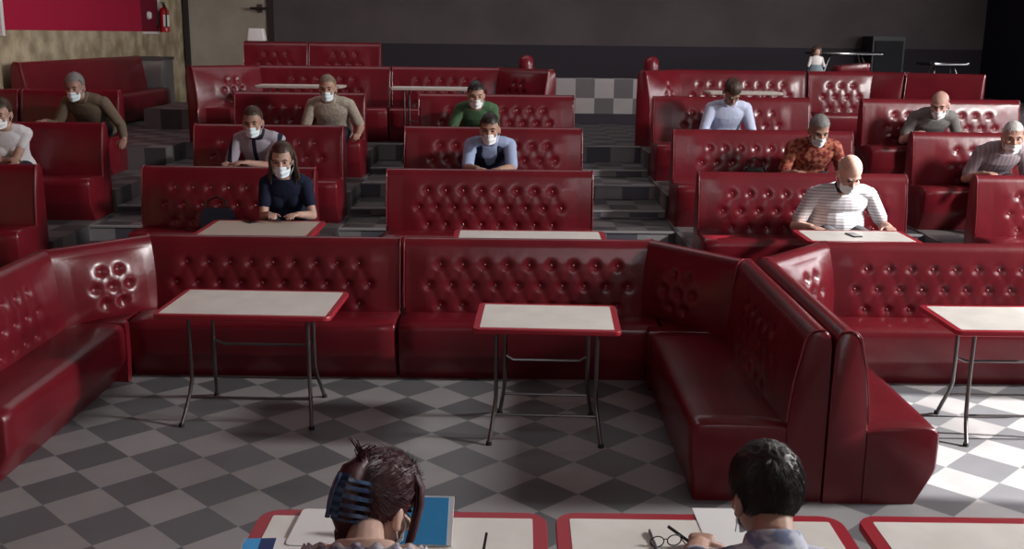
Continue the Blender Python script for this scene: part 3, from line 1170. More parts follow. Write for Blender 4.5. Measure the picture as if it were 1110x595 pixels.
    if trousers:
        g2 = Geo()
        torso(g2, -0.09, 0.05, 0.012, False)
        for hip, knee, ank in legs:
            g2.limb(hip, knee, 0.092, 0.068, 14)
            g2.limb(knee, ank, 0.068, 0.058, 14)
        remesh_obj('trousers', g2, trousers, t, vox * 1.3, 3)
        g2 = Geo()
        for hip, knee, ank in legs:
            b = Vector((ank.x, ank.y, 0))
            fr = []
            for yy, w, hh in ((-0.07, 0.028, 0.055), (-0.05, 0.036, 0.085), (0.0, 0.040, 0.10), (0.06, 0.045, 0.075), (0.13, 0.048, 0.052), (0.18, 0.036, 0.035), (0.195, 0.015, 0.02)):
                fr.append([b + Vector((w * cos(k * pi / 6), yy, hh * 0.5 + hh * 0.5 * max(-1, sin(k * pi / 6) * 1.0)) ) for k in range(12)])
            g2.loft(fr)
        g2.build('shoes', SOLE, t)
    if hair:
        g2 = Geo()
        hair(g2, H, t)
        if g2.v:
            g2.build('hair', hairmat, t, True, 60)
    if mask:
        g2 = Geo()
        add_mask(g2, H, mask_low)
        g2.build('face_mask', mask, t, True, 60)
    t.scale = (s, s, s)

    return t, H, at_spine


def hairline(front, side, back, fy=0.03):
    def test(x, y, z):
        if y > fy:
            return z > front - 0.6 * max(0, 0.05 - abs(x)) * 0
        if y > -0.03:
            tt = (y + 0.03) / (fy + 0.03)
            return z > side + (front - side) * tt ** 2
        tt = min(1, (-0.03 - y) / 0.05)
        return z > side + (back - side) * tt
    return test


def short_hair(front=0.062, side=-0.012, back=-0.055, ex=1.08, seed=1, n=500, length=0.02):
    def f(geo, H, t):
        te = hairline(front, side, back)
        hair_cap(geo, te, H, ex, 48, 32, 0.003, seed)
        strands(geo, te, H, n, length, 0.0018, seed, lambda q: (q.x * 0.3, 0.35 if q.y > 0 else -0.4, -0.7 if q.z < 0.5 else 0.0) if q.z < 0.8 else (0.3, 0.8, 0), ex, 0.25)
    return f


def fringe_hair(seed=2):
    def f(geo, H, t):
        te = lambda x, y, z: z < 0.045 and y < 0.025 and hairline(0.2, -0.015, -0.055)(x, y, z)
        hair_cap(geo, te, H, 1.04, 48, 32, 0.002, seed)
    return f


def long_hair(seed=3):
    def f(geo, H, t):
        te = hairline(0.064, -0.05, -0.10, 0.042)
        hair_cap(geo, te, H, 1.12, 48, 32, 0.004, seed, lambda q: 0.04 * max(0, -q.y))
        rnd = random.Random(seed)
        for k in range(90):
            an = rnd.uniform(0.05, 2 * pi * 0.5 - 0.05) + pi if k > 30 else rnd.choice((rnd.uniform(-0.35, 0.1), pi + rnd.uniform(-0.1, 0.35)))
            cx, cy = 0.080 * cos(an), -0.012 + 0.098 * sin(an)
            r = rnd.uniform(0.95, 1.08)
            L = rnd.uniform(0.17, 0.24)
            fl = rnd.uniform(1.0, 1.22)
            pth = [(cx * r * .9, cy * r * .9, 0.06), (cx * r * 1.08, cy * r * 1.05, 0.0), (cx * r * 1.1, cy * r, -0.06), (cx * r * fl * 1.1, cy * r * 1.0, -0.06 - L * 0.4), (cx * r * fl, cy * r * 0.95 + 0.01, -0.03 - L * 0.72)]
            geo.tube([H @ Vector(p) for p in pth], [0.010, 0.013, 0.013, 0.011, 0.003], 6)
    return f


def cloth(name, c, rough=0.85):
    mt = new_mat(name, c, rough, 0.15)
    return add_bump(mt, 22.0, 0.35, 0.012, 2)


def striped(name, base, stripe, freq, width=0.5, axis=2):
    mt = new_mat(name, base, 0.85, 0.15)
    n, l = nodes(mt)
    tc = n.new('ShaderNodeTexCoord')
    sp = n.new('ShaderNodeSeparateXYZ')
    l.new(tc.outputs['Object'], sp.inputs[0])
    k = math_node(n, l, 'FRACT', math_node(n, l, 'MULTIPLY', sp.outputs[axis], freq))
    st = math_node(n, l, 'LESS_THAN', k, width)
    mx = n.new('ShaderNodeMix')
    mx.data_type = 'RGBA'
    l.new(st, mx.inputs[0])
    mx.inputs[6].default_value = (*base, 1)
    mx.inputs[7].default_value = (*stripe, 1)
    l.new(mx.outputs[2], n['Principled BSDF'].inputs['Base Color'])
    return mt


def hairm(name, c):
    mt = new_mat(name, c, 0.45, 0.4)
    return add_bump(mt, 60.0, 0.4, 0.004, 3, (1, 1, 0.3))


HAIR_GREY = hairm('grey_hair', (0.20, 0.19, 0.18))
HAIR_WHITE = hairm('white_hair', (0.52, 0.50, 0.48))
HAIR_DARK = hairm('dark_hair', (0.022, 0.017, 0.015))
HAIR_BROWN = hairm('brown_hair', (0.055, 0.030, 0.020))
HAIR_FAIR = hairm('greying_fair_hair', (0.22, 0.17, 0.12))
HAIR_PLUM = hairm('plum_brown_hair', (0.050, 0.012, 0.016))
NAVY_TR = cloth('navy_trousers', (0.02, 0.022, 0.035))
GREY_TR = cloth('grey_trousers', (0.06, 0.06, 0.065))
BEIGE_TR = cloth('khaki_trousers', (0.22, 0.18, 0.12))
STRIPE_POLO = striped('white_polo_with_grey_stripes', (0.66, 0.64, 0.64), (0.34, 0.33, 0.40), 42.0, 0.33)
NAVY = cloth('navy_cloth', (0.014, 0.018, 0.04))
NAVY2 = cloth('dark_collar', (0.02, 0.022, 0.045))
PALEBLUE = cloth('pale_blue_shirt', (0.55, 0.60, 0.78))
GREEN = cloth('green_tshirt', (0.075, 0.145, 0.075))
BEIGESH = cloth('beige_shirt', (0.40, 0.34, 0.27))
vary(BEIGESH, (0.33, 0.28, 0.22), (0.46, 0.40, 0.33), 40.0)
JACKET = cloth('brown_jacket', (0.16, 0.12, 0.085))
GREYPOLO = cloth('grey_polo', (0.20, 0.19, 0.18))
MAUVE = striped('mauve_shirt_fine_stripes', (0.30, 0.24, 0.27), (0.42, 0.35, 0.38), 26.0, 0.3, 0)
WHITE_SH = cloth('white_top', (0.70, 0.68, 0.70))
POLO_GREY = cloth('lilac_grey_polo', (0.40, 0.37, 0.42))
POLO_GREY = striped('lilac_grey_polo_with_navy_bands', (0.40, 0.37, 0.42), (0.02, 0.022, 0.045), 4.3, 0.17, 0)
BLUE_SH = cloth('sky_blue_shirt', (0.33, 0.40, 0.58))
PATTERN = new_mat('red_floral_shirt', (0.3, 0.06, 0.04), 0.85, 0.15)
vary(PATTERN, (0.17, 0.025, 0.022), (0.46, 0.17, 0.11), 26.0, 3.0, 0.42, 0.60)

FACE = pi      # the audience faces the camera


def sit(label, u, row, rz=0.0, dy=0.33, **k):
    k.setdefault('spine', 0.48)
    k.setdefault('hs', 1.13)
    k.setdefault('seat', 0.415)
    k['s'] = k.get('s', 1.05) - 0.04
    return person(label, u, YBK[row] - dy, LV[row], FACE + R(rz), **k)


MAN = dict(trousers=NAVY_TR)
DOWN = (0.25, -1.0, -0.4)
sit('bald man in a white polo shirt with thin grey stripes, leaning on a white table', 2.86, 2, 2, 0.44, s=1.10, aim=(921, 187), head=(36, 6, 0), skin=(0.56, 0.34, 0.27), shirt=STRIPE_POLO,
    sleeve=0.75, hair=fringe_hair(4), hairmat=HAIR_WHITE, hands=((0.30, 0.40, 0.56), (-0.30, 0.40, 0.56)), elbow=(0.22, -1.0, -0.15), belly=1.1, wide=1.24, spine=0.43,
    collar=NAVY2, vox=0.0065, trousers=GREY_TR, mask_low=0.012)
sit('man with short grey hair in a red patterned shirt, looking down', 3.05, 3, -4, 0.36, s=1.08, aim=(888, 140), head=(26, 8, 0), skin=(0.40, 0.22, 0.16), shirt=PATTERN, sleeve=0.8,
    hair=short_hair(0.066, -0.012, -0.05, 1.06, 5), hairmat=HAIR_GREY, hands=((0.20, 0.46, 0.58), (-0.26, 0.40, 0.56)), wide=1.12, collar=PATTERN, trousers=GREY_TR)
sit('man in a pale blue long-sleeved shirt with his head bowed low', 2.42, 4, 0, 0.34, s=1.08, aim=(794, 99), head=(52, 6, 0), skin=(0.38, 0.22, 0.16), shirt=PALEBLUE, sleeve=1.85,
    hair=short_hair(0.058, -0.015, -0.06, 1.09, 6), hairmat=HAIR_BROWN, hands=((0.21, 0.46, 0.56), (-0.21, 0.46, 0.56)), wide=1.06, collar=PALEBLUE,
    trousers=NAVY_TR, mask=None)
sit('bald man in a grey polo shirt, head turned aside, white mask under his chin', 4.88, 4, -6, 0.34, s=1.08, aim=(1019, 113), head=(20, -24, 0), skin=(0.52, 0.30, 0.24), shirt=GREYPOLO, sleeve=0.7,
    hair=fringe_hair(7), hairmat=HAIR_GREY, hands=((0.22, 0.46, 0.58), (-0.28, 0.42, 0.58)), wide=1.12, collar=GREYPOLO, mask=MASKW, trousers=GREY_TR)
sit('white-haired man in a mauve shirt at the right edge, mask below his nose', 4.86, 3, 0, 0.34, s=1.08, aim=(1098, 148), head=(10, -14, 0), skin=(0.50, 0.28, 0.21), shirt=MAUVE, sleeve=0.8,
    hair=short_hair(0.062, -0.012, -0.05, 1.05, 8), hairmat=HAIR_WHITE, hands=((0.22, 0.42, 0.58), (-0.24, 0.42, 0.58)), wide=1.1, collar=MAUVE, mask=MASKW, mask_low=0.03, trousers=GREY_TR)
sit('dark-haired man in a navy vest over a sky blue shirt, hands folded', -0.17, 3, 0, 0.32, s=1.08, aim=(531, 139), head=(8, -4, 0), skin=(0.42, 0.24, 0.17), shirt=BLUE_SH, sleeve=0.9,
    hair=short_hair(0.060, -0.012, -0.055, 1.08, 9), hairmat=HAIR_DARK, hands=((0.10, 0.66, 0.60), (-0.10, 0.66, 0.60)), elbow=(0.5, -0.2, -0.8), wide=1.04, collar=BLUE_SH,
    vest=NAVY, mask=MASKW, **MAN)
sit('dark-haired man in a green T-shirt in the middle block', -0.42, 4, 0, 0.32, s=1.08, aim=(516, 102), head=(10, 6, 0), skin=(0.48, 0.29, 0.21), shirt=GREEN, sleeve=0.7,
    hair=short_hair(0.058, -0.012, -0.055, 1.09, 10), hairmat=HAIR_DARK, hands=((0.24, 0.50, 0.58), (-0.12, 0.54, 0.58)), mask=MASKW, **MAN)
sit('man with greying hair in a beige short-sleeved shirt', -2.17, 4, 0, 0.33, s=1.08, aim=(355, 95), head=(5, 0, 0), skin=(0.45, 0.26, 0.19), shirt=BEIGESH, sleeve=0.85,
    hair=short_hair(0.066, -0.012, -0.05, 1.05, 11), hairmat=HAIR_FAIR, hands=((0.24, 0.44, 0.54), (-0.32, 0.36, 0.50)), wide=1.14, collar=BEIGESH, **MAN)
sit('man in a pale polo shirt with a dark collar and dark bands, behind the woman', -2.60, 3, -3, 0.34, s=1.08, aim=(274, 131), head=(10, 4, 0), skin=(0.42, 0.24, 0.18), shirt=POLO_GREY, sleeve=0.75,
    hair=short_hair(0.060, -0.012, -0.055, 1.05, 12), hairmat=HAIR_BROWN, hands=((0.22, 0.50, 0.60), (0.02, 0.54, 0.62)), wide=1.1, collar=NAVY2, trousers=GREY_TR)
sit('woman with long brown hair in a navy T-shirt at the beige table', -2.08, 2, 3, 0.42, s=1.05, aim=(306, 172), head=(10, 0, 0), skin=(0.52, 0.33, 0.26), shirt=NAVY, sleeve=0.62,
    hair=long_hair(13), hairmat=HAIR_BROWN, hands=((0.08, 0.45, 0.645), (-0.14, 0.45, 0.645)), elbow=(0.35, -0.9, -0.2), female=True, vox=0.0065, **MAN)
sit('grey-haired man in a brown jacket on the left', -5.02, 4, -8, 0.34, s=1.12, aim=(81, 93), head=(12, 6, 0), skin=(0.38, 0.22, 0.17), shirt=JACKET, sleeve=1.85,
    hair=short_hair(0.062, -0.015, -0.055, 1.08, 14), hairmat=HAIR_GREY, hands=((0.30, 0.52, 0.58), (-0.44, 0.30, 0.40)), wide=1.12, collar=JACKET, **MAN)
sit('person in a white sleeveless top at the left edge, arms folded', -4.98, 3, 10, 0.36, s=1.08, aim=(1, 122), head=(10, -10, 0), skin=(0.48, 0.29, 0.22), shirt=WHITE_SH, sleeve=0.42,
    hair=short_hair(0.060, -0.03, -0.08, 1.1, 15), hairmat=HAIR_BROWN, hands=((-0.08, 0.40, 0.60), (0.10, 0.42, 0.58)), wide=1.04, female=True, mask=MASKW, **MAN)

# ------------------------------------------------------------------ the two people at the near tables, seen from behind
BLOUSE = new_mat('lilac_patterned_blouse', (0.5, 0.45, 0.55), 0.85, 0.15)
vary(BLOUSE, (0.22, 0.19, 0.27), (0.60, 0.56, 0.62), 55.0, 3.0, 0.42, 0.58)
CHECK = new_mat('blue_white_check_shirt', (0.5, 0.5, 0.6), 0.85, 0.15)
vary(CHECK, (0.20, 0.23, 0.36), (0.58, 0.60, 0.68), 16.0, 2.0, 0.40, 0.55, (1, 1, 2.2))
CLIPM = new_mat('blue_hair_clip', (0.06, 0.10, 0.20), 0.25, 0.6)
vary(CLIPM, (0.015, 0.025, 0.07), (0.06, 0.10, 0.18), 30.0)


def gathered_hair(geo, H, t):
    te = hairline(0.060, -0.030, -0.100, 0.045)
    hair_cap(geo, te, H, 1.13, 80, 56, 0.005, 21, lambda q: 0.05 * max(0, q.z) + 0.03 * abs(q.x))
    strands(geo, te, H, 2600, 0.060, 0.0012, 22, lambda q: (q.x * 0.4, -0.9, 0.25 if q.z < 0.2 else -0.3), 1.15, 0.0, 0.12)
    # twisted roll at the back held by the clip, loose ends on top
    geo.tube([H @ Vector(p) for p in ((0.0, -0.105, -0.075), (0.004, -0.128, -0.035), (0.0, -0.136, 0.02), (-0.004, -0.126, 0.065), (0, -0.10, 0.095))],
             [0.022, 0.036, 0.040, 0.034, 0.018], 14)
    rnd = random.Random(5)
    for k in range(12):
        b = Vector((rnd.uniform(-.012, .012), -0.112 + rnd.uniform(-.01, .01), 0.095))
        geo.tube([H @ b, H @ (b + Vector((rnd.uniform(-.02, .02), -0.012, 0.022))), H @ (b + Vector((rnd.uniform(-.035, .035), rnd.uniform(-.035, .0), 0.048)))], [0.004, 0.003, 0.001], 5)
    # long front locks falling forward past the cheeks
    for sx in (1, -1):
        for k in range(22):
            r = rnd.uniform(0.96, 1.1)
            y0 = rnd.uniform(0.030, 0.082)
            xx = math.sqrt(max(0.0006, 1 - ((y0 + 0.012) / 0.104) ** 2)) * 0.084
            L = rnd.uniform(0.09, 0.15)
            geo.tube([H @ Vector(p) for p in ((sx * xx * 0.6, y0 - 0.02, 0.110), (sx * xx * 1.05 * r, y0, 0.062), (sx * (xx * 1.1 + 0.004) * r, y0 + 0.006, 0.02), (sx * (xx + 0.010) * r, y0 + 0.010, 0.02 - L * 0.6), (sx * (xx - 0.002), y0 + 0.014, 0.02 - L))],
                     [0.006, 0.008, 0.0075, 0.006, 0.0015], 6)
    for k in range(150):     # short hair down the nape
        x0 = rnd.uniform(-0.054, 0.054)
        yy = -0.034 - math.sqrt(0.0036 - x0 * x0 * 0.9)
        zt = rnd.uniform(-0.075, -0.03)
        geo.tube([H @ Vector(q) for q in ((x0, yy - 0.004, zt), (x0 * 1.02, yy - 0.006, zt - 0.022), (x0 * 0.97 + rnd.uniform(-.006, .006), yy - 0.001, zt - rnd.uniform(0.035, 0.05)))], [0.0055, 0.005, 0.001], 5)
    # claw clip
    c = Geo()
    for sx in (-1, 1):
        base = [(sx * 0.012, -0.172, 0.055), (sx * 0.014, -0.178, 0.0), (sx * 0.012, -0.166, -0.05)]
        rings = []
        for k in range(13):
            a = -1.0 + 2.0 * k / 12
            z = 0.005 + 0.066 * sin(a)
            row = []
            for (dx, dy) in ((0.004, -0.176), (0.022, -0.168), (0.040, -0.146), (0.050, -0.118), (0.054, -0.095)):
                row.append(H @ Vector((sx * dx * (0.75 + 0.25 * cos(a)), dy + 0.020 * (1 - cos(a)), z)))
            for (dx, dy) in ((0.050, -0.094), (0.046, -0.116), (0.036, -0.142), (0.020, -0.162), (0.004, -0.170)):
                row.append(H @ Vector((sx * dx * (0.75 + 0.25 * cos(a)), dy + 0.020 * (1 - cos(a)), z)))
            rings.append(row)
        for k in range(0, 12, 2):
            c.loft([rings[k], rings[k + 1]])
        c.loft([[r[0], r[1], r[8], r[9]] for r in rings])
    c.tube([H @ Vector((0, -0.176, -0.05)), H @ Vector((0, -0.180, 0.0)), H @ Vector((0, -0.174, 0.06))], 0.006, 8)
    c.build('hair_clip', CLIPM, t, True, 40)


wt, WH, WS = person('woman seen from behind with plum-brown hair in a blue claw clip, bent over papers', -0.47, 2.36, 0.0, 0.0, s=1.06, aim=(413, 527), spine=0.58, neck_top=0.506, headoff=(0.02, 0.065, -0.118), head=(24, -38, 0),
                skin=(0.55, 0.36, 0.29), shirt=BLOUSE, low_top=True, sleeve=0.5, hair=gathered_hair, hairmat=HAIR_PLUM, mask=MASKW, female=True, vox=0.005,
                hands=((0.34, 0.55, 0.715), (-0.18, 0.55, 0.715)), elbow=(0.9, -0.4, 0.0), trousers=NAVY_TR, curl=(1.1, 0.6))
# gathered off-shoulder neckline ruffle of the blouse
g = Geo()
rr = random.Random(3)
n = 96
sc_ring = []
for zz, rad in ((0.0, 1.0), (0.018, 1.03), (0.030, 0.99), (0.020, 0.95), (0.0, 0.95)):
    ring = []
    for k in range(n):
        an = 2 * pi * k / n
        w = 1 + 0.022 * sin(k * pi / 2.5 + 0.3) + 0.008 * rr.uniform(-1, 1)
        ring.append((0.155 * rad * cos(an) * w, 0.10 * rad * sin(an) * w, zz * (1 + 0.25 * sin(k * pi / 2.5))))
    sc_ring.append(ring)
g.loft(sc_ring + [sc_ring[0]], False)
p0, U0, F0 = WS(0.46)
g.xform(Matrix.Translation(p0 - F0 * 0.005) @ Matrix((Vector((1, 0, 0)), F0, U0)).transposed().to_4x4())
ruf = g.build('neckline_ruffle', BLOUSE, wt, True, 60)
RUFFLE = ruf

mt_, MH, MS = person('dark-haired man seen from behind in a blue and white shirt', 0.72, 2.36, 0.0, 0.0, s=1.06, aim=(829, 528), headoff=(0, 0.04, -0.045), head=(14, 14, 0), skin=(0.42, 0.25, 0.19), shirt=CHECK,
                 sleeve=0.8, hair=lambda geo, H, t: (hair_cap(geo, hairline(0.062, -0.030, -0.080, 0.045), H, 1.12, 80, 56, 0.004, 31, lambda q: 0.05 * max(0, q.z)),
                                                   strands(geo, hairline(0.060, -0.035, -0.085, 0.045), H, 5200, 0.026, 0.0011, 32, lambda q: (q.x * 0.5, 0.25, -0.9) if q.z < 0.75 else (0.5, 0.7, 0), 1.12, 0.35)),
                 hairmat=HAIR_DARK, mask=MASK, vox=0.005, hands=((0.22, 0.62, 0.715), (-0.09, 0.74, 0.72)), elbow=(0.9, -0.3, 0.0), trousers=GREY_TR, collar=CHECK, curl=(0.6, 1.0))

# ------------------------------------------------------------------ things on the near tables
PAPER = new_mat('white_paper', (0.80, 0.80, 0.80), 0.7, 0.2)
BLUEP = new_mat('sky_blue_print', (0.06, 0.36, 0.75), 0.45, 0.3)
NAVYP = new_mat('navy_print', (0.02, 0.04, 0.16), 0.45, 0.3)
GREYP = new_mat('grey_mark', (0.25, 0.25, 0.27), 0.6)
TZ = 0.7215


def slab(name, mats, poly, z0, z1, label, cat, loc, rot=(0, 0, 0), group=None):
    gg = Geo()
    gg.prism(poly, z0, z1)
    o = gg.build(name, mats, None, False)
    o.location = loc
    o.rotation_euler = rot
    return tag(o, label, cat, group)


t = thing('plastic_folder', 'white rounded folder with a small grey dot under the left shoulder of the woman', 'folder', (-0.62, 3.27, TZ), R(-2))
g = Geo()
g.prism(rrect(0.23, 0.27, 0.02), 0.0, 0.009)
g.build('cover', PAPER, t, False)
g = Geo()
g.tube([(0.02, 0.075, 0.009), (0.02, 0.075, 0.0105)], [0.010, 0.010], 16)
g.build('round_mark', GREYP, t, False)
t = thing('document_folder', 'bright blue folder held up beside the cheek of the woman', 'folder', (-0.315, 3.16, TZ), R(0))
t.rotation_euler = (R(42), 0, R(-1))
g = Geo()
g.box(-0.12, 0.125, 0.0, 0.172, 0.0, 0.010)
g.build('pages', PAPER, t, False)
g = Geo()
g.box(-0.122, 0.108, 0.0, 0.166, 0.010, 0.012)
g.build('cover', BLUEP, t, False)
t = thing('booklet', 'blue and white booklet at the left end of the near table', 'booklet', (-0.80, 3.09, TZ), R(4))
g = Geo()
g.box(-0.075, 0.14, -0.10, 0.10, 0, 0.006)
g.build('pages', PAPER, t, False)
g = Geo()
g.box(-0.072, -0.02, -0.10, 0.098, 0.006, 0.007)
g.build('blue_panel', BLUEP, t, False)
g = Geo()
g.box(-0.02, 0.03, -0.10, 0.098, 0.006, 0.007)
g.build('navy_panel', NAVYP, t, False)
t = thing('pen', 'dark pen standing up from the right hand of the woman', 'pen', (-0.085, 3.035, TZ))
g = Geo()
g.tube([(0, -0.03, 0.005), (0.004, 0.0, 0.05), (0.012, 0.02, 0.095)], [0.003, 0.005, 0.0045], 8)
g.build('barrel', BLACK, t)
g = Geo()
g.tube([(0.012, 0.02, 0.095), (0.0135, 0.0225, 0.102)], [0.0048, 0.004], 8)
g.build('cap', BLACKGLOSS, t)
o = slab('paper_sheet', PAPER, [(-0.085, -0.15), (0.10, -0.15), (0.10, 0.145), (-0.085, 0.15)], 0.0, 0.002, 'white printed sheet beside the head of the man, over the rear table edge', 'paper', (0.745, 3.315, TZ), (0, 0, R(1)))
t = thing('spectacles', 'thin dark-framed spectacles lying on the table of the man', 'glasses', (0.52, 3.17, TZ), R(12))
g = Geo()
for sx in (-1, 1):
    g.tube([(sx * 0.030 + 0.024 * cos(2 * pi * k / 20), 0, 0.022 + 0.019 * sin(2 * pi * k / 20)) for k in range(21)], 0.0022, 6)
g.tube([(-0.007, 0, 0.026), (0, 0, 0.030), (0.007, 0, 0.026)], 0.002, 6)
g.build('rim', BLACK, t)
for sx in (-1, 1):
    g = Geo()
    g.tube([(sx * 0.054, 0, 0.026), (sx * 0.056, -0.09, 0.024), (sx * 0.054, -0.13, 0.006)], 0.0022, 6)
    g.build('temple', BLACK, t)
t = thing('ballpoint_pen', 'grey ballpoint pen lying left of the spectacles', 'pen', (0.484, 3.21, TZ + 0.006), R(4))
g = Geo()
g.tube([(0, -0.075, 0), (0, -0.065, 0), (0, 0.06, 0), (0, 0.068, 0)], [0.001, 0.005, 0.005, 0.003], 10)
g.build('barrel', new_mat('grey_plastic', (0.18, 0.19, 0.22), 0.35), t)
g = Geo()
g.box(-0.0015, 0.0015, 0.02, 0.062, 0.005, 0.008)
g.build('clip', STEEL, t, False)
t = thing('marker_pen', 'short black pen in the left hand of the man', 'pen', (0.575, 3.185, TZ + 0.02), R(60))
g = Geo()
g.tube([(0, -0.05, -0.012), (0, -0.035, -0.004), (0, 0.05, 0.035)], [0.001, 0.0055, 0.0055], 10)
g.build('barrel', BLACK, t)

# ------------------------------------------------------------------ bags and small things among the benches
def handbag(label, x, y, z, w, d, h, m1, m2, rz=0.0):
    t = thing('handbag', label, 'bag', (x, y, z), rz)
    gg = Geo()
    rings = []
    for k, (zz, q) in enumerate(((0.0, 0.86), (0.02, 0.98), (h * 0.35, 1.0), (h * 0.7, 0.93), (h * 0.95, 0.80), (h, 0.70))):
        rings.append([Vector((a * q * (1 + 0.04 * sin(3 * zz / h + i)), b * q * (1.0 - 0.45 * zz / h), zz)) for i, (a, b) in enumerate(rrect(w, d, min(w, d) * 0.35, 5))])
    gg.loft(rings)
    gg.build('bag_body', m1, t, True, 60)
    gg = Geo()
    gg.tube([(-w * 0.28, 0, h * 0.95), (-w * 0.26, 0.01, h * 1.35), (0, 0.02, h * 1.55), (w * 0.26, 0.01, h * 1.35), (w * 0.28, 0, h * 0.95)], 0.008, 8)
    gg.build('strap', m2, t)
    return t


SLATE = cloth('slate_blue_cloth', (0.055, 0.075, 0.11))
handbag('slate blue bag on the bench beside the woman in the navy T-shirt', -2.53, 8.80, LV[2] + 0.428, 0.30, 0.16, 0.18, SLATE, BLACK)
handbag('small black handbag on the bench under the man in the pale blue shirt', 2.40, 10.32, LV[3] + 0.428, 0.26, 0.15, 0.17, BLACKGLOSS, BLACK)
for nm, x, y, dz, rz, lab in (('mobile_phone', -2.10, 8.20, 0.6015, 40, 'black phone lying on the beige table of the woman'), ('mobile_phone', 2.60, 7.80, 0.6215, 10, 'black phone lying on the white table of the bald man')):
    t = thing(nm, lab, 'phone', (x, y, LV[2] + dz), R(rz))
    g = Geo()
    g.prism(rrect(0.075, 0.15, 0.01), 0, 0.008)
    g.build('phone_case', BLACK, t, False)
    g = Geo()
    g.prism(rrect(0.068, 0.142, 0.008), 0.008, 0.0088)
    g.build('screen', BLACKGLOSS, t, False)

# small figurine on the bench end
t = thing('figurine', 'small figurine with brown hair and a white top above the short glossy bench', 'figurine', (3.98, 14.02, 1.93))
t.location.z = Z5 + 0.0
g = Geo()
g.box(-0.16, 0.16, -0.09, 0.12, 0.0, 0.905)
pl = g.build('plinth', new_mat('black_plinth', (0.02, 0.017, 0.018), 0.6), t, False)
g = Geo()
g.loft([lathe_ring(Vector((0, 0, 0.905 + z)), Vector((1, 0, 0)), Vector((0, 1, 0)), rx, ry, 20) for z, rx, ry in ((0, 0.10, 0.07), (0.03, 0.105, 0.075), (0.08, 0.085, 0.065), (0.11, 0.07, 0.05))])
g.build('skirt', new_mat('teal_grey_cloth', (0.16, 0.22, 0.25), 0.6), t)
g = Geo()
g.loft([lathe_ring(Vector((0, 0, 0.905 + z)), Vector((1, 0, 0)), Vector((0, 1, 0)), rx, ry, 20) for z, rx, ry in ((0.10, 0.072, 0.052), (0.15, 0.085, 0.055), (0.20, 0.075, 0.045), (0.225, 0.03, 0.03))])
for sx in (-1, 1):
    g.limb((sx * 0.07, 0, 0.905 + 0.19), (sx * 0.10, -0.03, 0.905 + 0.09), 0.022, 0.018, 10)
g.build('blouse', PAINT_WHITE, t)
g = Geo()
g.ellipsoid((0, -0.008, 0.905 + 0.275), (0.042, 0.045, 0.055))
g.build('figurine_head', skin_mat((0.50, 0.30, 0.22)), t)
g = Geo()
g.ellipsoid((0, 0.010, 0.905 + 0.292), (0.066, 0.056, 0.062))
for sx in (-1, 1):
    g.ellipsoid((sx * 0.045, 0.01, 0.905 + 0.25), (0.018, 0.03, 0.055))
g.build('hair', HAIR_BROWN, t)

# low bar tables, cabinet and bin at the back
def bar_table(label, x, y, zf, w, d, h, rz=0.0):
    t = thing('bar_table', label, 'table', (x, y, zf), rz, 'dark tables on the back platform')
    g = Geo()
    P = rrect(w, d, 0.08)
    g.loft([[(a * k, b * k, z) for a, b in P] for k, z in ((0.97, h - 0.05), (1, h - 0.04), (1, h - 0.008), (0.99, h))])
    g.build('tabletop', BLACKGLOSS, t, True, 35)
    for sx in (-1, 1):
        for sy in (-1, 1):
            g = Geo()
            g.tube([(sx * w * 0.22, sy * d * 0.12, h - 0.05), (sx * w * 0.36, sy * d * 0.3, h * 0.5), (sx * w * 0.46, sy * d * 0.42, 0.0)], 0.016, 8)
            g.build('leg', STEEL, t)
    return t


bar_table('black glossy table on the back platform beside the tall black cabinet', 5.45, 17.6, 1.31, 1.15, 0.7, 0.86)
bar_table('dark table at the right end of the back platform by the blue-black wall', 6.45, 16.0, 1.31, 0.62, 0.6, 0.74)
t = thing('loudspeaker_cabinet', 'tall black cabinet standing against the dark back wall', 'cabinet', (6.95, 20.1, 1.31))
g = Geo()
g.box(-0.30, 0.30, -0.30, 0.30, 0, 1.12)
g.build('housing', BLACK, t, False)
g = Geo()
g.box(-0.26, 0.26, -0.325, -0.30, 0.08, 1.04)
g.build('grille', new_mat('charcoal_grille', (0.02, 0.02, 0.024), 0.9), t, False)
t = thing('stool', 'low red stool with a slanted seat right of the figurine', 'stool', (4.62, 14.6, Z5))
g = Geo()
g.loft([[Vector((a * k, b * k, z + 0.10 * (a + 0.25) * (1 if z > 0.5 else 0))) for a, b in rrect(0.46, 0.36, 0.06)] for k, z in ((0.94, 0.86), (1.0, 0.88), (1.0, 0.95), (0.95, 0.98))])
g.build('seat', LEATHER, t, True, 40)
for sx in (-1, 1):
    for sy in (-1, 1):
        g = Geo()
        g.tube([(sx * 0.16, sy * 0.12, 0.88), (sx * 0.20, sy * 0.15, 0.0)], 0.014, 8)
        g.build('leg', STEEL, t)
t = thing('metal_bin', 'pale grey metal cabinet at the end of the bench along the stone wall', 'cabinet', (-6.05, 17.75, Z5))
g = Geo()
g.box(-0.24, 0.24, -0.30, 0.30, 0, 0.88)
g.build('housing', GREYMETAL, t, False)
g = Geo()
g.box(-0.26, 0.26, -0.32, 0.32, 0.88, 0.93)
g.build('lid', new_mat('dark_grey_metal', (0.10, 0.09, 0.09), 0.5), t, False)
g = Geo()
g.box(-0.20, 0.20, -0.315, -0.30, 0.08, 0.80)
g.build('door', GREYMETAL, t, False)
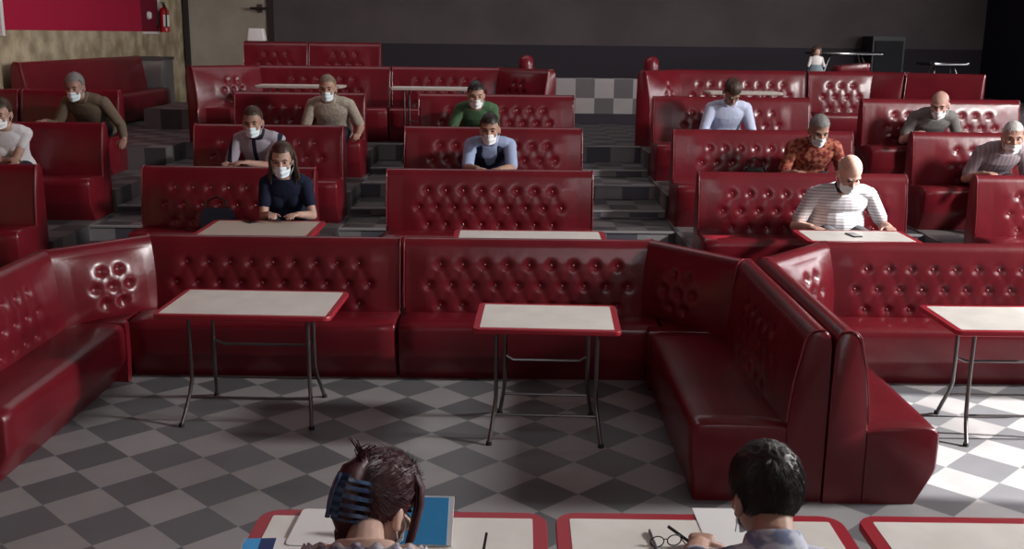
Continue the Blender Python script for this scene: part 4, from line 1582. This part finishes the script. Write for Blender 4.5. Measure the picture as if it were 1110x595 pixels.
# fire extinguisher on the left wall
t = thing('fire_extinguisher', 'red fire extinguisher with a white label hanging by the back left corner', 'fire extinguisher', (XL + 0.13, 19.0, 2.36))
g = Geo()
g.tube([(0, 0, 0), (0, 0, 0.01), (0, 0, 0.36), (0, 0, 0.41), (0, 0, 0.44)], [0.075, 0.085, 0.085, 0.06, 0.025], 20)
g.build('cylinder', new_mat('extinguisher_red', (0.45, 0.012, 0.02), 0.3), t)
g = Geo()
g.loft([[(0.087 * cos(-1.5 + 2.2 * k / 12), 0.087 * sin(-1.5 + 2.2 * k / 12), z) for k in range(13)] + [(0.084 * cos(-1.5 + 2.2 * k / 12), 0.084 * sin(-1.5 + 2.2 * k / 12), z) for k in range(12, -1, -1)] for z in (0.10, 0.30)])
g.build('paper_label', PAINT_WHITE, t)
g = Geo()
g.tube([(0, 0, 0.43), (0, 0, 0.50)], 0.02, 10)
g.box(-0.012, 0.012, -0.11, 0.03, 0.495, 0.515)
g.box(-0.012, 0.012, -0.10, 0.02, 0.465, 0.478)
g.build('valve_handle', BLACK, t)
g = Geo()
g.tube([(0.02, -0.02, 0.47), (0.06, -0.07, 0.42), (0.07, -0.09, 0.2), (0.06, -0.085, 0.08)], 0.011, 8)
g.build('hose', RUBBER, t)
g = Geo()
g.box(-0.13, -0.08, -0.05, 0.05, 0.12, 0.36)
g.build('wall_bracket', STEEL, t, False)
t = thing('wall_bell', 'small white round device on the dark red panel near the extinguisher', 'wall device', (XL, 18.55, 2.64), 0)
g = Geo()
g.tube([(0, 0, 0), (0.02, 0, 0), (0.05, 0, 0), (0.06, 0, 0)], [0.07, 0.07, 0.055, 0.02], 18)
g.build('cover', PAINT_WHITE, t)
g = Geo()
g.tube([(0.058, 0, 0), (0.066, 0, 0)], [0.018, 0.015], 12)
g.build('button', GREYP, t)
# pale box above the rearmost bench and the dark bracket over it
t = thing('paper_box', 'pale tapered box rising behind the left end of the rearmost red bench', 'box', (-3.95, 16.35, 1.03))
g = Geo()
g.box(-0.16, 0.16, -0.12, 0.12, 0.0, 1.22)
g.build('stand', new_mat('dark_brown_stand', (0.05, 0.035, 0.03), 0.7), t, False)
g = Geo()
g.loft([[(a * k, b * k, z) for a, b in rrect(0.27, 0.18, 0.02)] for k, z in ((1.0, 1.22), (1.0, 1.24), (0.82, 1.40), (0.80, 1.405))])
g.build('box_body', PAINT_WHITE, t, True, 30)
t = thing('wall_bracket', 'dark bracket fixed high on the beige door panel', 'bracket', (-4.86, YB - 0.06, 2.82))
g = Geo()
g.box(-0.14, 0.14, -0.20, -0.02, -0.02, 0.02)
g.build('arm', BLACK, t, False)
g = Geo()
g.box(-0.05, 0.05, -0.02, 0.0, -0.08, 0.08)
g.build('plate', STEEL, t, False)

# ------------------------------------------------------------------ resolve the smoothed bodies and clothes into plain meshes
bpy.context.view_layer.update()
dg = bpy.context.evaluated_depsgraph_get()
new = [(o, bpy.data.meshes.new_from_object(o.evaluated_get(dg), depsgraph=dg)) for o in REMESH]
for o, me in new:
    o.modifiers.clear()
    me.polygons.foreach_set('use_smooth', [True] * len(me.polygons))
    o.data = me
